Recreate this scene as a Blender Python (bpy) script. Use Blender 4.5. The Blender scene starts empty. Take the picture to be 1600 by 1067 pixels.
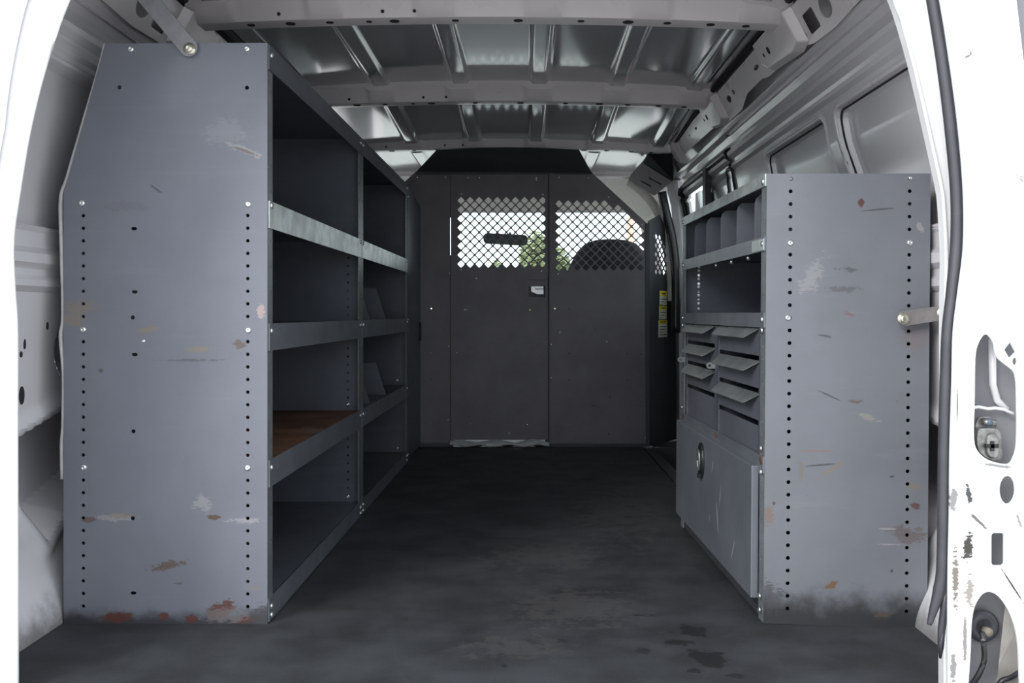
import bpy, bmesh, math, random
from mathutils import Vector, Matrix
random.seed(4)
S = bpy.context.scene
COL = S.collection

# ------------------------------------------------------------------ camera
F, CX, CY, HC = 1552.0, 822.0, 490.0, 0.625        # focal length in px, horizon point, eye height above the cargo floor
cam_d = bpy.data.cameras.new('camera')
cam = bpy.data.objects.new('camera', cam_d)
COL.objects.link(cam)
cam.location = (0, 0, HC)
cam.rotation_euler = (math.pi / 2, 0, 0)
cam_d.sensor_width = 36.0
cam_d.lens = 36.0 * F / 1600.0
cam_d.shift_x = (800.0 - CX) / 1600.0
cam_d.shift_y = -(533.5 - CY) / 1600.0
cam_d.clip_start = 0.05
cam_d.clip_end = 500
S.camera = cam
S.view_settings.view_transform = 'Standard'
S.view_settings.look = 'None'
S.view_settings.gamma = 1.0
S.view_settings.use_curve_mapping = False
S.view_settings.exposure = 0.0

# ------------------------------------------------------------------ sky and veiled sun
wd = bpy.data.worlds.new('overcast_sky')
S.world = wd
wd.use_nodes = True
wn, wl = wd.node_tree.nodes, wd.node_tree.links
bg = wn['Background']
tc = wn.new('ShaderNodeTexCoord')
sp = wn.new('ShaderNodeSeparateXYZ')
wl.new(tc.outputs['Generated'], sp.inputs[0])
rp = wn.new('ShaderNodeValToRGB')
rp.color_ramp.elements[0].position = 0.0
rp.color_ramp.elements[0].color = (0.80, 0.86, 0.93, 1)
rp.color_ramp.elements[1].position = 0.7
rp.color_ramp.elements[1].color = (1.0, 1.04, 1.10, 1)
wl.new(sp.outputs['Z'], rp.inputs[0])
wl.new(rp.outputs[0], bg.inputs[0])
bg.inputs[1].default_value = 2.3
sun_d = bpy.data.lights.new('veiled_sun', 'SUN')
sun_d.energy = 2.0
sun_d.angle = math.radians(20)
sun_d.color = (1.0, 0.98, 0.95)
sun = bpy.data.objects.new('veiled_sun', sun_d)
COL.objects.link(sun)
sun.rotation_euler = Vector((0.62, 0.85, -0.50)).to_track_quat('-Z', 'Y').to_euler()


# ------------------------------------------------------------------ helpers
def W(px, py, Y):
    """the point at distance Y that the photograph shows at (px, py)"""
    return Vector(((px - CX) / F * Y, Y, HC - (py - CY) / F * Y))


def tag(o, label=None, cat=None, group=None, kind=None):
    if label: o['label'] = label
    if cat: o['category'] = cat
    if group: o['group'] = group
    if kind: o['kind'] = kind
    return o


def empty(name, loc=(0, 0, 0), rot=(0, 0, 0)):
    o = bpy.data.objects.new(name, None)
    o.empty_display_size = 0.1
    COL.objects.link(o)
    o.location = loc
    o.rotation_euler = rot
    return o


def link(name, me, mat, parent=None, smooth=False):
    o = bpy.data.objects.new(name, me)
    COL.objects.link(o)
    if mat is not None:
        for m in (mat if isinstance(mat, (list, tuple)) else [mat]):
            me.materials.append(m)
    if parent is not None:
        o.parent = parent
    for p in me.polygons:
        p.use_smooth = smooth
    return o


def bevel(o, w=0.0015, seg=2, ang=35):
    m = o.modifiers.new('bevel', 'BEVEL')
    m.width = w
    m.segments = seg
    m.limit_method = 'ANGLE'
    m.angle_limit = math.radians(ang)
    return o


class MB:
    def __init__(self):
        self.v, self.f = [], []

    def add(self, vs, fs):
        n = len(self.v)
        self.v += [tuple(v) for v in vs]
        self.f += [tuple(i + n for i in f) for f in fs]
        return self

    def box(self, x0, x1, y0, y1, z0, z1, M=None):
        vs = [(x0, y0, z0), (x1, y0, z0), (x1, y1, z0), (x0, y1, z0), (x0, y0, z1), (x1, y0, z1), (x1, y1, z1), (x0, y1, z1)]
        if M is not None: vs = [M @ Vector(v) for v in vs]
        return self.add(vs, [(3, 2, 1, 0), (4, 5, 6, 7), (0, 1, 5, 4), (1, 2, 6, 5), (2, 3, 7, 6), (3, 0, 4, 7)])

    def prism(self, poly, a0, a1, axis='y', M=None):
        """poly: 2D outline; axis y -> (x,z), x -> (y,z), z -> (x,y)"""
        n = len(poly)
        def mk(p, a):
            v = {'y': (p[0], a, p[1]), 'x': (a, p[0], p[1]), 'z': (p[0], p[1], a)}[axis]
            return M @ Vector(v) if M is not None else v
        vs = [mk(p, a0) for p in poly] + [mk(p, a1) for p in poly]
        fs = [tuple(range(n - 1, -1, -1)), tuple(range(n, 2 * n))]
        fs += [(i, (i + 1) % n, n + (i + 1) % n, n + i) for i in range(n)]
        return self.add(vs, fs)

    def loft(self, rings, cap=True):
        n = len(rings[0])
        vs = [v for r in rings for v in r]
        fs = []
        for k in range(len(rings) - 1):
            for i in range(n):
                j = (i + 1) % n
                fs.append((k * n + i, k * n + j, (k + 1) * n + j, (k + 1) * n + i))
        if cap:
            fs.append(tuple(range(n - 1, -1, -1)))
            fs.append(tuple(range((len(rings) - 1) * n, len(rings) * n)))
        return self.add(vs, fs)

    def tube(self, path, r, n=10, flat=1.0, up=(0, 0, 1)):
        path = [Vector(p) for p in path]
        rings = []
        for i, p in enumerate(path):
            a = path[max(i - 1, 0)]
            b = path[min(i + 1, len(path) - 1)]
            t = (b - a).normalized()
            u = Vector(up)
            if abs(t.dot(u)) > 0.95: u = Vector((0, 1, 0)) if abs(t.y) < 0.9 else Vector((1, 0, 0))
            s = t.cross(u).normalized()
            w = s.cross(t).normalized()
            rr = r[i] if isinstance(r, (list, tuple)) else r
            rings.append([p + s * (rr * math.cos(2 * math.pi * k / n)) + w * (rr * flat * math.sin(2 * math.pi * k / n)) for k in range(n)])
        return self.loft(rings)

    def lathe(self, c, axis, prof, n=14):
        """prof: (radius, height along axis) from base out"""
        c = Vector(c)
        a = Vector(axis).normalized()
        u = a.orthogonal().normalized()
        w = a.cross(u)
        rings = [[c + a * h + (u * math.cos(2 * math.pi * k / n) + w * math.sin(2 * math.pi * k / n)) * r for k in range(n)] for r, h in prof]
        return self.loft(rings)

    def build(self, name, mat, parent=None, smooth=False):
        me = bpy.data.meshes.new(name)
        me.from_pydata(self.v, [], self.f)
        bm = bmesh.new()
        bm.from_mesh(me)
        bmesh.ops.recalc_face_normals(bm, faces=bm.faces)
        bm.to_mesh(me)
        bm.free()
        return link(name, me, mat, parent, smooth)


def circ(x, y, r, n=14, ry=None):
    ry = ry or r
    return [(x + r * math.cos(2 * math.pi * k / n), y + ry * math.sin(2 * math.pi * k / n)) for k in range(n)]


def slot(x, y, hw, hh, n=6):
    """horizontal obround"""
    r = hh
    d = hw - hh
    a = [(x + d + r * math.cos(t), y + r * math.sin(t)) for t in [-math.pi / 2 + math.pi * k / n for k in range(n + 1)]]
    b = [(x - d + r * math.cos(t), y + r * math.sin(t)) for t in [math.pi / 2 + math.pi * k / n for k in range(n + 1)]]
    return a + b


def rrect(x0, x1, y0, y1, r, n=5):
    out = []
    for cx, cy, a0 in ((x1 - r, y0 + r, -90), (x1 - r, y1 - r, 0), (x0 + r, y1 - r, 90), (x0 + r, y0 + r, 180)):
        for k in range(n + 1):
            a = math.radians(a0 + 90 * k / n)
            out.append((cx + r * math.cos(a), cy + r * math.sin(a)))
    return out


def smoothloop(pts, n=6, closed=True):
    """Catmull-Rom through points (2D or 3D)"""
    P = [Vector(p) for p in pts]
    L = len(P)
    out = []
    rng = range(L) if closed else range(L - 1)
    for i in rng:
        if closed:
            p0, p1, p2, p3 = P[(i - 1) % L], P[i], P[(i + 1) % L], P[(i + 2) % L]
        else:
            p0, p1, p2, p3 = P[max(i - 1, 0)], P[i], P[i + 1], P[min(i + 2, L - 1)]
        for k in range(n):
            t = k / n
            out.append(0.5 * ((2 * p1) + (p2 - p0) * t + (2 * p0 - 5 * p1 + 4 * p2 - p3) * t * t + (3 * p1 - p0 - 3 * p2 + p3) * t ** 3))
    if not closed: out.append(P[-1])
    return out


def plate(name, outline, holes, t, mat, parent=None, M=None, bev=0.0):
    """sheet with real holes: 2D outline in local (a,b); M maps (a, b, depth) to the thing's space"""
    cu = bpy.data.curves.new('sheet', 'CURVE')
    cu.dimensions = '2D'
    cu.fill_mode = 'BOTH'
    cu.extrude = t / 2 - bev
    cu.bevel_depth = bev
    cu.bevel_resolution = 0
    if bev: cu.offset = -bev
    for lp in [outline] + list(holes):
        s = cu.splines.new('POLY')
        s.points.add(len(lp) - 1)
        for i, p in enumerate(lp):
            s.points[i].co = (p[0], p[1], 0, 1)
        s.use_cyclic_u = True
    ob = bpy.data.objects.new('sheet', cu)
    COL.objects.link(ob)
    dg = bpy.context.evaluated_depsgraph_get()
    me = bpy.data.meshes.new_from_object(ob.evaluated_get(dg))
    bpy.data.objects.remove(ob)
    bpy.data.curves.remove(cu)
    me.name = name
    me.materials.clear()
    if M is not None: me.transform(M)
    bm = bmesh.new()
    bm.from_mesh(me)
    bmesh.ops.remove_doubles(bm, verts=bm.verts, dist=1e-5)
    bmesh.ops.recalc_face_normals(bm, faces=bm.faces)
    bm.to_mesh(me)
    bm.free()
    return link(name, me, mat, parent)


def MXZ(y=0.0, rot=0.0, px=0.0):      # sheet standing across the van: (a,b) -> (x,z)
    M = Matrix(((1, 0, 0, 0), (0, 0, -1, y), (0, 1, 0, 0), (0, 0, 0, 1)))
    if rot:
        M = Matrix.Translation((px, y, 0)) @ Matrix.Rotation(rot, 4, 'Z') @ Matrix.Translation((-px, -y, 0)) @ M
    return M


def MYZ(x=0.0):                       # sheet standing along the van: (a,b) -> (y,z)
    return Matrix(((0, 0, 1, x), (1, 0, 0, 0), (0, 1, 0, 0), (0, 0, 0, 1)))


def grid(name, nu, nv, fn, mat, parent=None, skip=None, solid=0.0):
    vs = [fn(i / nu, j / nv) for i in range(nu + 1) for j in range(nv + 1)]
    fs = []
    for i in range(nu):
        for j in range(nv):
            if skip and skip((i + .5) / nu, (j + .5) / nv): continue
            a = i * (nv + 1) + j
            fs.append((a, a + 1, a + nv + 2, a + nv + 1))
    me = bpy.data.meshes.new(name)
    me.from_pydata([tuple(v) for v in vs], [], fs)
    o = link(name, me, mat, parent, True)
    if solid:
        m = o.modifiers.new('skin', 'SOLIDIFY')
        m.thickness = solid
        m.offset = -1
    return o


def sst(a, b, x):
    t = min(max((x - a) / (b - a), 0), 1)
    return t * t * (3 - 2 * t)


# ------------------------------------------------------------------ materials
def new_mat(name):
    m = bpy.data.materials.new(name)
    m.use_nodes = True
    return m, m.node_tree.nodes, m.node_tree.links, m.node_tree.nodes['Principled BSDF']


def mathn(N, L, op, a, b=None, c=None, clamp=False):
    n = N.new('ShaderNodeMath')
    n.operation = op
    n.use_clamp = clamp
    for i, v in enumerate((a, b, c)):
        if v is None: continue
        if isinstance(v, (int, float)): n.inputs[i].default_value = v
        else: L.new(v, n.inputs[i])
    return n.outputs[0]


def mixc(N, L, fac, a, b):
    n = N.new('ShaderNodeMix')
    n.data_type = 'RGBA'
    for s, v in ((n.inputs[0], fac), (n.inputs[6], a), (n.inputs[7], b)):
        if isinstance(v, (int, float)): s.default_value = v
        elif isinstance(v, (tuple, list)): s.default_value = (*v[:3], 1)
        else: L.new(v, s)
    return n.outputs[2]


def noise(N, L, vec, scale, detail=4, rough=0.6, dist=0.0):
    n = N.new('ShaderNodeTexNoise')
    n.inputs['Scale'].default_value = scale
    n.inputs['Detail'].default_value = detail
    n.inputs['Roughness'].default_value = rough
    n.inputs['Distortion'].default_value = dist
    L.new(vec, n.inputs['Vector'])
    return n.outputs[0]


def ramp(N, L, v, a, b):
    n = N.new('ShaderNodeMapRange')
    n.inputs[1].default_value = a
    n.inputs[2].default_value = b
    n.interpolation_type = 'SMOOTHSTEP'
    L.new(v, n.inputs[0])
    return n.outputs[0]


def scaled(N, L, vec, s):
    n = N.new('ShaderNodeVectorMath')
    n.operation = 'MULTIPLY'
    n.inputs[1].default_value = s
    L.new(vec, n.inputs[0])
    return n.outputs[0]


def paint(name, base, rough=0.45, metal=0.0, mottle=0.12, mscale=6.0, blots=(), axes='xz', coat=0.0, speck=None, speck_amt=0.62, speck_scale=55,
          bump=0.0, bscale=300, spec=0.5, grime=None, streak=None):
    """painted or bare surface: soft mottling, streaks, specks and listed blots (cx, cy, rx, ry, rot_deg, colour, strength, raggedness)"""
    m, N, L, P = new_mat(name)
    tcn = N.new('ShaderNodeTexCoord')
    v = tcn.outputs['Object']
    n1 = noise(N, L, v, mscale, 5, 0.6)
    dark = tuple(c * (1 - mottle) for c in base)
    light = tuple(min(c * (1 + mottle), 1) for c in base)
    col = mixc(N, L, ramp(N, L, n1, 0.3, 0.7), dark, light)
    if streak:
        s1 = noise(N, L, scaled(N, L, v, streak[0]), 1.0, 4, 0.65)
        col = mixc(N, L, mathn(N, L, 'MULTIPLY', ramp(N, L, s1, 0.56, 0.74), streak[2]), col, streak[1])
    if speck:
        s2 = noise(N, L, v, speck_scale, 4, 0.7)
        col = mixc(N, L, ramp(N, L, s2, speck_amt, speck_amt + 0.05), col, speck)
    if blots or grime:
        se = N.new('ShaderNodeSeparateXYZ')
        L.new(v, se.inputs[0])
        a, b = se.outputs[axes[0].upper()], se.outputs[axes[1].upper()]
        nf = noise(N, L, scaled(N, L, v, (70, 70, 190) if axes == 'xz' else (28, 28, 28)), 1.0, 6, 0.75)
        nb = noise(N, L, v, 14, 5, 0.65)
        if grime:
            z0, z1, gc, gs = grime
            gz = mathn(N, L, 'ADD', b, mathn(N, L, 'MULTIPLY', mathn(N, L, 'SUBTRACT', nb, 0.5), (z1 - z0) * 1.6))
            gm = mathn(N, L, 'SUBTRACT', 1.0, ramp(N, L, gz, z0, z1))
            col = mixc(N, L, mathn(N, L, 'MULTIPLY', gm, gs), col, gc)
        for (cx, cy, rx, ry, rot, c, st, rag) in blots:
            ca, sa = math.cos(math.radians(rot)), math.sin(math.radians(rot))
            da = mathn(N, L, 'SUBTRACT', a, cx)
            db = mathn(N, L, 'SUBTRACT', b, cy)
            u = mathn(N, L, 'MULTIPLY_ADD', da, ca / rx, mathn(N, L, 'MULTIPLY', db, sa / rx))
            w = mathn(N, L, 'MULTIPLY_ADD', db, ca / ry, mathn(N, L, 'MULTIPLY', da, -sa / ry))
            d2 = mathn(N, L, 'ADD', mathn(N, L, 'MULTIPLY', u, u), mathn(N, L, 'MULTIPLY', w, w))
            d = mathn(N, L, 'SQRT', d2)
            d = mathn(N, L, 'ADD', d, mathn(N, L, 'MULTIPLY', mathn(N, L, 'SUBTRACT', nf, 0.5), 5.0 * rag))
            d = mathn(N, L, 'ADD', d, mathn(N, L, 'MULTIPLY', mathn(N, L, 'SUBTRACT', nb, 0.5), 2.6 * rag))
            mk = mathn(N, L, 'SUBTRACT', 1.0, ramp(N, L, d, 0.70, 0.95))
            col = mixc(N, L, mathn(N, L, 'MULTIPLY', mk, st), col, c)
    L.new(col, P.inputs['Base Color'])
    P.inputs['Metallic'].default_value = metal
    P.inputs['Specular IOR Level'].default_value = spec
    rn = noise(N, L, v, 9, 4, 0.6)
    rr = N.new('ShaderNodeMapRange')
    rr.inputs[3].default_value = rough * 0.85
    rr.inputs[4].default_value = min(rough * 1.2, 1)
    L.new(rn, rr.inputs[0])
    L.new(rr.outputs[0], P.inputs['Roughness'])
    P.inputs['Coat Weight'].default_value = coat
    P.inputs['Coat Roughness'].default_value = 0.08
    if bump:
        bn = N.new('ShaderNodeBump')
        bn.inputs['Strength'].default_value = bump
        bn.inputs['Distance'].default_value = 0.001
        L.new(noise(N, L, v, bscale, 3, 0.6), bn.inputs['Height'])
        L.new(bn.outputs[0], P.inputs['Normal'])
    return m


def plain(name, base, rough=0.5, metal=0.0, spec=0.5, mottle=0.06):
    return paint(name, base, rough, metal, mottle, 12.0, spec=spec)


RUST, TAN, PALE, DARK, BROWN, OCHRE = (.085, .028, .018), (.20, .165, .13), (.31, .305, .305), (.045, .045, .05), (.09, .052, .032), (.20, .15, .08)
GREY = (.150, .160, .189)
def lb(px, py, rx, ry, rot, c, st=0.9, rag=0.5):       # blot on the left end panel, from photo position
    return ((px - 418) / 776, HC - (py - CY) / 776, rx / 776, ry / 776, rot, c, st, rag)
def rb(px, py, rx, ry, rot, c, st=0.9, rag=0.5):       # blot on the right end panel
    return ((px - 1193) / 776, HC - (py - CY) / 776, rx / 776, ry / 776, rot, c, st, rag)

M_left_end = paint('grey_paint_rusted_left_end', GREY, 0.42, 0.0, 0.06, 5, axes='xz', streak=((3, 3, 40), (.195, .205, .23), 0.25), speck=(.075, .062, .055), speck_amt=0.715, speck_scale=70,
    grime=(0.004, 0.036, (.024, .024, .028), 0.92), blots=[
    lb(343, 955, 26, 14, 25, RUST), lb(180, 965, 30, 9, 4, RUST), lb(256, 963, 10, 9, 30, RUST), lb(298, 967, 12, 8, 0, RUST), lb(385, 968, 24, 6, 5, RUST, .8),
    lb(350, 962, 40, 12, 0, (.16, .16, .17), .5, .6), lb(417, 965, 26, 24, 0, DARK, .85),
    lb(124, 480, 28, 12, 0, TAN, .75, .9), lb(112, 500, 20, 9, 0, TAN, .7, .9), lb(228, 516, 24, 5, 8, TAN, .8, .8), lb(312, 545, 20, 5, 5, TAN, .8, .8),
    lb(374, 538, 12, 9, 0, BROWN, .7, .8), lb(180, 809, 46, 5, 0, PALE, .6, .9), lb(140, 812, 14, 5, 0, BROWN, .7, .8), lb(190, 806, 24, 5, 0, TAN, .6, .9),
    lb(333, 808, 13, 4.5, 0, BROWN, .95, .4), lb(382, 813, 26, 4, 0, PALE, .6, .9), lb(262, 884, 26, 6, 12, BROWN, .75, .9), lb(385, 235, 34, 5, -22, PALE, .6, .9),
    lb(384, 236, 22, 2.2, -20, BROWN, .7, .6), lb(408, 487, 7, 14, 0, (.40, .30, .28), .7, .7), lb(157, 579, 6, 4, 0, BROWN, .7, .4), lb(245, 296, 14, 2.4, -35, DARK, .6, .5),
    lb(195, 322, 42, 10, 0, (.12, .11, .12), .30, .6), lb(318, 785, 14, 14, 0, PALE, .5, 1.0), lb(355, 205, 30, 24, 0, (.26, .27, .29), .3, .9),
    lb(300, 563, 60, 2, 0, DARK, .5, .9), lb(400, 920, 12, 4, 0, TAN, .6, .8), lb(280, 912, 10, 2, 0, BROWN, .6, .5)])
M_right_end = paint('grey_paint_scuffed_right_end', (.148, .156, .177), 0.42, 0.0, 0.07, 5, axes='xz', streak=((5, 5, 36), (.195, .205, .225), 0.3), speck=(.07, .058, .05), speck_amt=0.705, speck_scale=70,
    grime=(0.022, 0.082, (.022, .022, .024), 0.95), blots=[
    rb(1337, 317, 6, 8, 0, RUST, .9, .3), rb(1362, 328, 28, 1.6, 5, DARK, .7, .3), rb(1318, 421, 20, 4, -5, DARK, .6, .8), rb(1318, 452, 26, 5, 0, DARK, .45, .9),
    rb(1322, 491, 14, 4, -15, (.16, .09, .09), .7, .7), rb(1285, 525, 12, 2.2, -12, DARK, .7, .4), rb(1292, 618, 22, 1.6, -24, DARK, .8, .3), rb(1330, 626, 12, 4, 0, BROWN, .6, .8),
    rb(1268, 704, 30, 1.8, 0, (.20, .12, .11), .8, .4), rb(1276, 726, 32, 1.6, 6, DARK, .8, .3), rb(1249, 735, 4, 16, 0, (.15, .13, .09), .6, .7), rb(1295, 733, 24, 4, 35, OCHRE, .4, .8),
    rb(1350, 650, 18, 5, -25, (.26, .24, .20), .6, .8), rb(1423, 757, 16, 6, 0, OCHRE, .5, .7), rb(1422, 786, 8, 6, -20, RUST, .75, .8), rb(1412, 832, 34, 14, -8, BROWN, .5, .8),
    rb(1296, 912, 9, 5, 20, (.14, .075, .035), .9, .9), rb(1375, 957, 16, 6, 10, (.10, .065, .035), .6, .9), rb(1200, 805, 9, 16, 0, (.17, .11, .08), .7, .9), rb(1208, 787, 3, 4, 0, RUST, .8, .5),
    rb(1418, 525, 22, 22, 0, (.17, .13, .13), .45, .8), rb(1266, 430, 14, 30, -35, PALE, .35, 1.0), rb(1427, 355, 5, 9, 30, PALE, .6, .7), rb(1205, 935, 22, 26, 0, DARK, .6, .8),
    rb(1385, 847, 22, 1.5, 0, PALE, .7, .5), rb(1382, 823, 14, 1.5, 0, PALE, .7, .5), rb(1387, 742, 4, 2, 0, DARK, .8, .3), rb(1388, 888, 3, 3, 0, DARK, .8, .3)])
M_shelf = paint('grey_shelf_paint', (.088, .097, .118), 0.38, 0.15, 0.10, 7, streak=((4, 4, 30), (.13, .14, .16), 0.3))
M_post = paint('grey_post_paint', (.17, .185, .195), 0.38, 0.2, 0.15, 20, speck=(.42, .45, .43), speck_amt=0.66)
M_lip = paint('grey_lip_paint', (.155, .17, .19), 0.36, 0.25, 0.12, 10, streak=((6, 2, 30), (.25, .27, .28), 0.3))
M_worn = paint('worn_bright_steel', (.54, .58, .57), 0.34, 0.55, 0.25, 14, streak=((3, 6, 6), (.24, .27, .29), 0.9))
M_rustshelf = paint('rusty_shelf_top', (.13, .058, .030), 0.7, 0.0, 0.5, 6, streak=((10, 3, 3), (.16, .15, .15), 0.7))
M_drawer = paint('grey_drawer_paint', (.118, .127, .150), 0.36, 0.15, 0.08, 8)
M_pull = paint('worn_drawer_pull', (.185, .20, .205), 0.28, 0.35, 0.2, 18, speck=(.42, .42, .40), speck_amt=0.66)
M_door = paint('grey_cabinet_door', (.135, .146, .168), 0.36, 0.1, 0.10, 6, axes='yz', blots=[
    (.36, .14, .004, .045, -22, (.40, .41, .42), .9, .12), (.33, .20, .0035, .03, 20, (.40, .41, .42), .8, .2), (.42, .25, .003, .02, 30, (.4, .4, .4), .8, .2), (.60, .2, .0025, .015, -30, (.40, .41, .42), .9, .1),
    (.20, .10, .003, .035, 35, (.40, .41, .42), .9, .12), (.45, .12, .003, .012, 10, (.4, .4, .4), .8, .2)])
M_cardboard = paint('light_edge_strip', (.45, .44, .44), 0.6, 0, 0.15, 20)
M_screw = paint('zinc_screw', (.72, .74, .74), 0.25, 0.9, 0.1, 60)
M_gold = paint('yellow_zinc_bolt', (.62, .60, .50), 0.3, 0.85, 0.15, 60)
M_strap = paint('brown_grey_strap', (.20, .185, .185), 0.5, 0.1, 0.15, 30)
M_strap_l = paint('grey_strap', (.235, .235, .25), 0.45, 0.1, 0.12, 30)
M_white = paint('white_body_paint', (.80, .80, .80), 0.28, 0, 0.03, 3, coat=0.3)
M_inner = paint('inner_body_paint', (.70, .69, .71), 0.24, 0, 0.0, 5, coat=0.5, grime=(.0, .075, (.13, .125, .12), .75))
M_roof = paint('roof_paint', (.36, .36, .385), 0.10, 0, 0.0, 4, coat=0.8, spec=0.6)
M_bow = paint('roof_bow_paint', (.74, .70, .715), 0.28, 0, 0.0, 4, coat=0.35)
M_part = paint('charcoal_partition', (.145, .136, .147), 0.46, 0, 0.14, 4, streak=((2, 2, 14), (.145, .13, .135), 0.5))
M_part_dark = paint('black_partition_trim', (.040, .044, .052), 0.5, 0, 0.1, 6)
M_mesh = paint('charcoal_mesh', (.045, .045, .05), 0.5, 0, 0.1, 8)
M_dark_fill = plain('dark_fill', (.02, .02, .023), 0.8)  # near-black fill, also stands for shade in holes, slots and gaps
M_rubber = paint('black_rubber', (.052, .052, .062), 0.42, 0, 0.12, 20)
M_chrome = paint('chrome', (.8, .82, .82), 0.16, 1.0, 0.05, 20)
M_black = plain('black_plastic', (.015, .016, .018), 0.35)
M_seat = paint('dark_seat_cloth', (.085, .092, .10), 0.9, 0, 0.2, 40, bump=0.3)
M_headliner = paint('grey_headliner', (.68, .67, .62), 0.9, 0, 0.06, 30)
M_trimgrey = paint('grey_cover_plastic', (.32, .31, .31), 0.7, 0, 0.08, 60, bump=0.2)
M_sticker = plain('white_sticker', (.70, .69, .62), 0.5)
M_yellow = plain('yellow_sticker', (.78, .66, .05), 0.5)
M_ink = plain('black_print', (.04, .04, .04), 0.6)
M_plastic = paint('pale_threshold_plastic', (.42, .43, .43), 0.4, 0, 0.2, 25)
M_white_dot = plain('white_dot', (.80, .80, .82), 0.5)  # for the door button and the painted backlit holes
M_concrete = paint('concrete', (.55, .54, .52), 0.9, 0, 0.12, 2, bump=0.3, bscale=40)
M_leaf = paint('leaf_green', (.27, .31, .17), 0.6, 0, 0.35, 3)
M_bark = paint('bark', (.15, .11, .08), 0.9, 0, 0.2, 8)
M_pole = paint('salmon_post', (.58, .44, .36), 0.8, 0, 0.1, 3)
M_metal = paint('latch_steel', (.22, .22, .21), 0.34, 0.7, 0.4, 60)

def glass(name, tint, refl=0.08):
    m, N, L, P = new_mat(name)
    N.remove(P)
    t = N.new('ShaderNodeBsdfTransparent')
    t.inputs[0].default_value = (*tint, 1)
    g = N.new('ShaderNodeBsdfGlossy')
    g.inputs['Roughness'].default_value = 0.02
    ge = N.new('ShaderNodeNewGeometry')
    dt = N.new('ShaderNodeVectorMath'); dt.operation = 'DOT_PRODUCT'
    L.new(ge.outputs['Incoming'], dt.inputs[0]); L.new(ge.outputs['Normal'], dt.inputs[1])
    om = mathn(N, L, 'SUBTRACT', 1.0, mathn(N, L, 'ABSOLUTE', dt.outputs['Value']), clamp=True)
    fr = mathn(N, L, 'MULTIPLY_ADD', mathn(N, L, 'POWER', om, 5.0), .48, .02)
    mx = N.new('ShaderNodeMixShader')
    L.new(fr, mx.inputs[0])
    L.new(t.outputs[0], mx.inputs[1])
    L.new(g.outputs[0], mx.inputs[2])
    L.new(mx.outputs[0], N['Material Output'].inputs[0])
    return m
M_glass = glass('clear_glass', (.93, .97, .95))
M_tint = paint('dark_blue_glass', (.012, .022, .045), 0.08, 0, 0.02, 2, spec=0.4)

def floor_mat():
    def g(px, py): 
        Y = HC * F / (py - CY)
        return ((px - CX) / F * Y, Y)
    bl = []
    def fb(px, py, rx, ry, rot, c, st, rag=0.5):
        x, y = g(px, py)
        bl.append((x, y, rx * y / F, ry * y * y / (HC * F), rot, c, st, rag))
    wet = (.010, .011, .013)
    fb(1078, 985, 26, 12, 0, wet, .85, .6); fb(1108, 1028, 32, 14, 0, wet, .9, .5); fb(1060, 1004, 34, 5, 0, wet, .8, .5); fb(1085, 1048, 14, 5, 0, wet, .8, .5)
    fb(1145, 1056, 16, 4, 0, wet, .7, .5); fb(1005, 1017, 20, 4, -55, wet, .6, .5); fb(875, 1003, 18, 5, 0, wet, .5, .7); fb(1003, 961, 24, 2, 0, wet, .6, .5)
    fb(788, 1040, 8, 4, 0, wet, .7, .5); fb(975, 782, 3, 16, -25, wet, .8, .2); fb(966, 772, 3, 10, 20, wet, .8, .2)
    dust = (.074, .071, .069)
    fb(895, 950, 90, 28, 0, dust, .45, .9); fb(800, 1010, 80, 14, 0, dust, .40, .9); fb(850, 868, 90, 20, 0, (.08, .078, .074), .35, .9); fb(960, 800, 60, 40, 0, (.06, .068, .072), .5, .9)
    fb(690, 930, 60, 30, 0, (.03, .032, .036), .4, .8); fb(760, 770, 60, 40, 0, (.026, .028, .03), .5, .8); fb(1110, 850, 60, 40, 0, (.03, .03, .03), .5, .8)
    m = paint('black_rubber_mat', (.035, .0372, .0415), 0.62, 0, 0.36, 5.5, speck_scale=330, blots=bl, axes='xy', bump=0.5, bscale=260, speck=(.066, .066, .069), speck_amt=0.60, spec=0.35,
              streak=((6, 3, 1), (.023, .026, .029), 0.55))
    return m
M_floor = floor_mat()

SCREW = [(.0001, -.001), (.0082, -.001), (.0082, .0006), (.0070, .0026), (.0048, .0042), (.0026, .0044), (.0020, .0030), (.0001, .0028)]
def screw(c, axis, parent, s=1.0, mat=None, name='screw'):
    return MB().lathe(c, axis, [(r * s, h * s) for r, h in SCREW], 14).build(name, mat or M_screw, parent, True)

# ------------------------------------------------------------------ floor, ground
def floor_fn(u, v):
    return Vector((-1.0 + 1.545 * u, 1.50 + 3.22 * v, 0.0))
fl = MB()
fl.prism([(-1.02, 1.50), (.90, 1.50), (.90, 3.62), (.545, 3.62), (.545, 4.72), (-1.02, 4.72)], -.012, 0, 'z')
tag(fl.build('floor', M_floor), 'black rubber cargo floor mat with pale dust and a dark wet stain', 'floor', kind='structure')
sub = MB()
sub.prism([(-1.03, 1.46), (.91, 1.46), (.91, 3.62), (.558, 3.62), (.558, 6.3), (-1.03, 6.3)], -.10, -.014, 'z')
sub.box(.558, .605, 3.62, 4.76, -.022, -.008)
sub.box(.558, .566, 3.62, 4.76, -.30, -.02)
sub.box(.558, .90, 3.62, 4.90, -.32, -.29)
sub.box(.558, .90, 3.60, 3.62, -.32, -.014)
sub.box(.605, .90, 4.74, 4.76, -.32, -.014)
sub.box(.855, .90, 3.60, 4.95, -.32, .03)
sub.box(.558, .90, 4.90, 4.95, -.32, -.005)
tag(sub.build('floor', paint('dark_step_metal', (.055, .06, .066), .45, .1, .1, 8)), 'dark metal step well and sill beside the sliding door', 'floor', kind='structure')
gd = MB(); gd.box(-60, 60, -40, 120, -.80, -.72)
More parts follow.
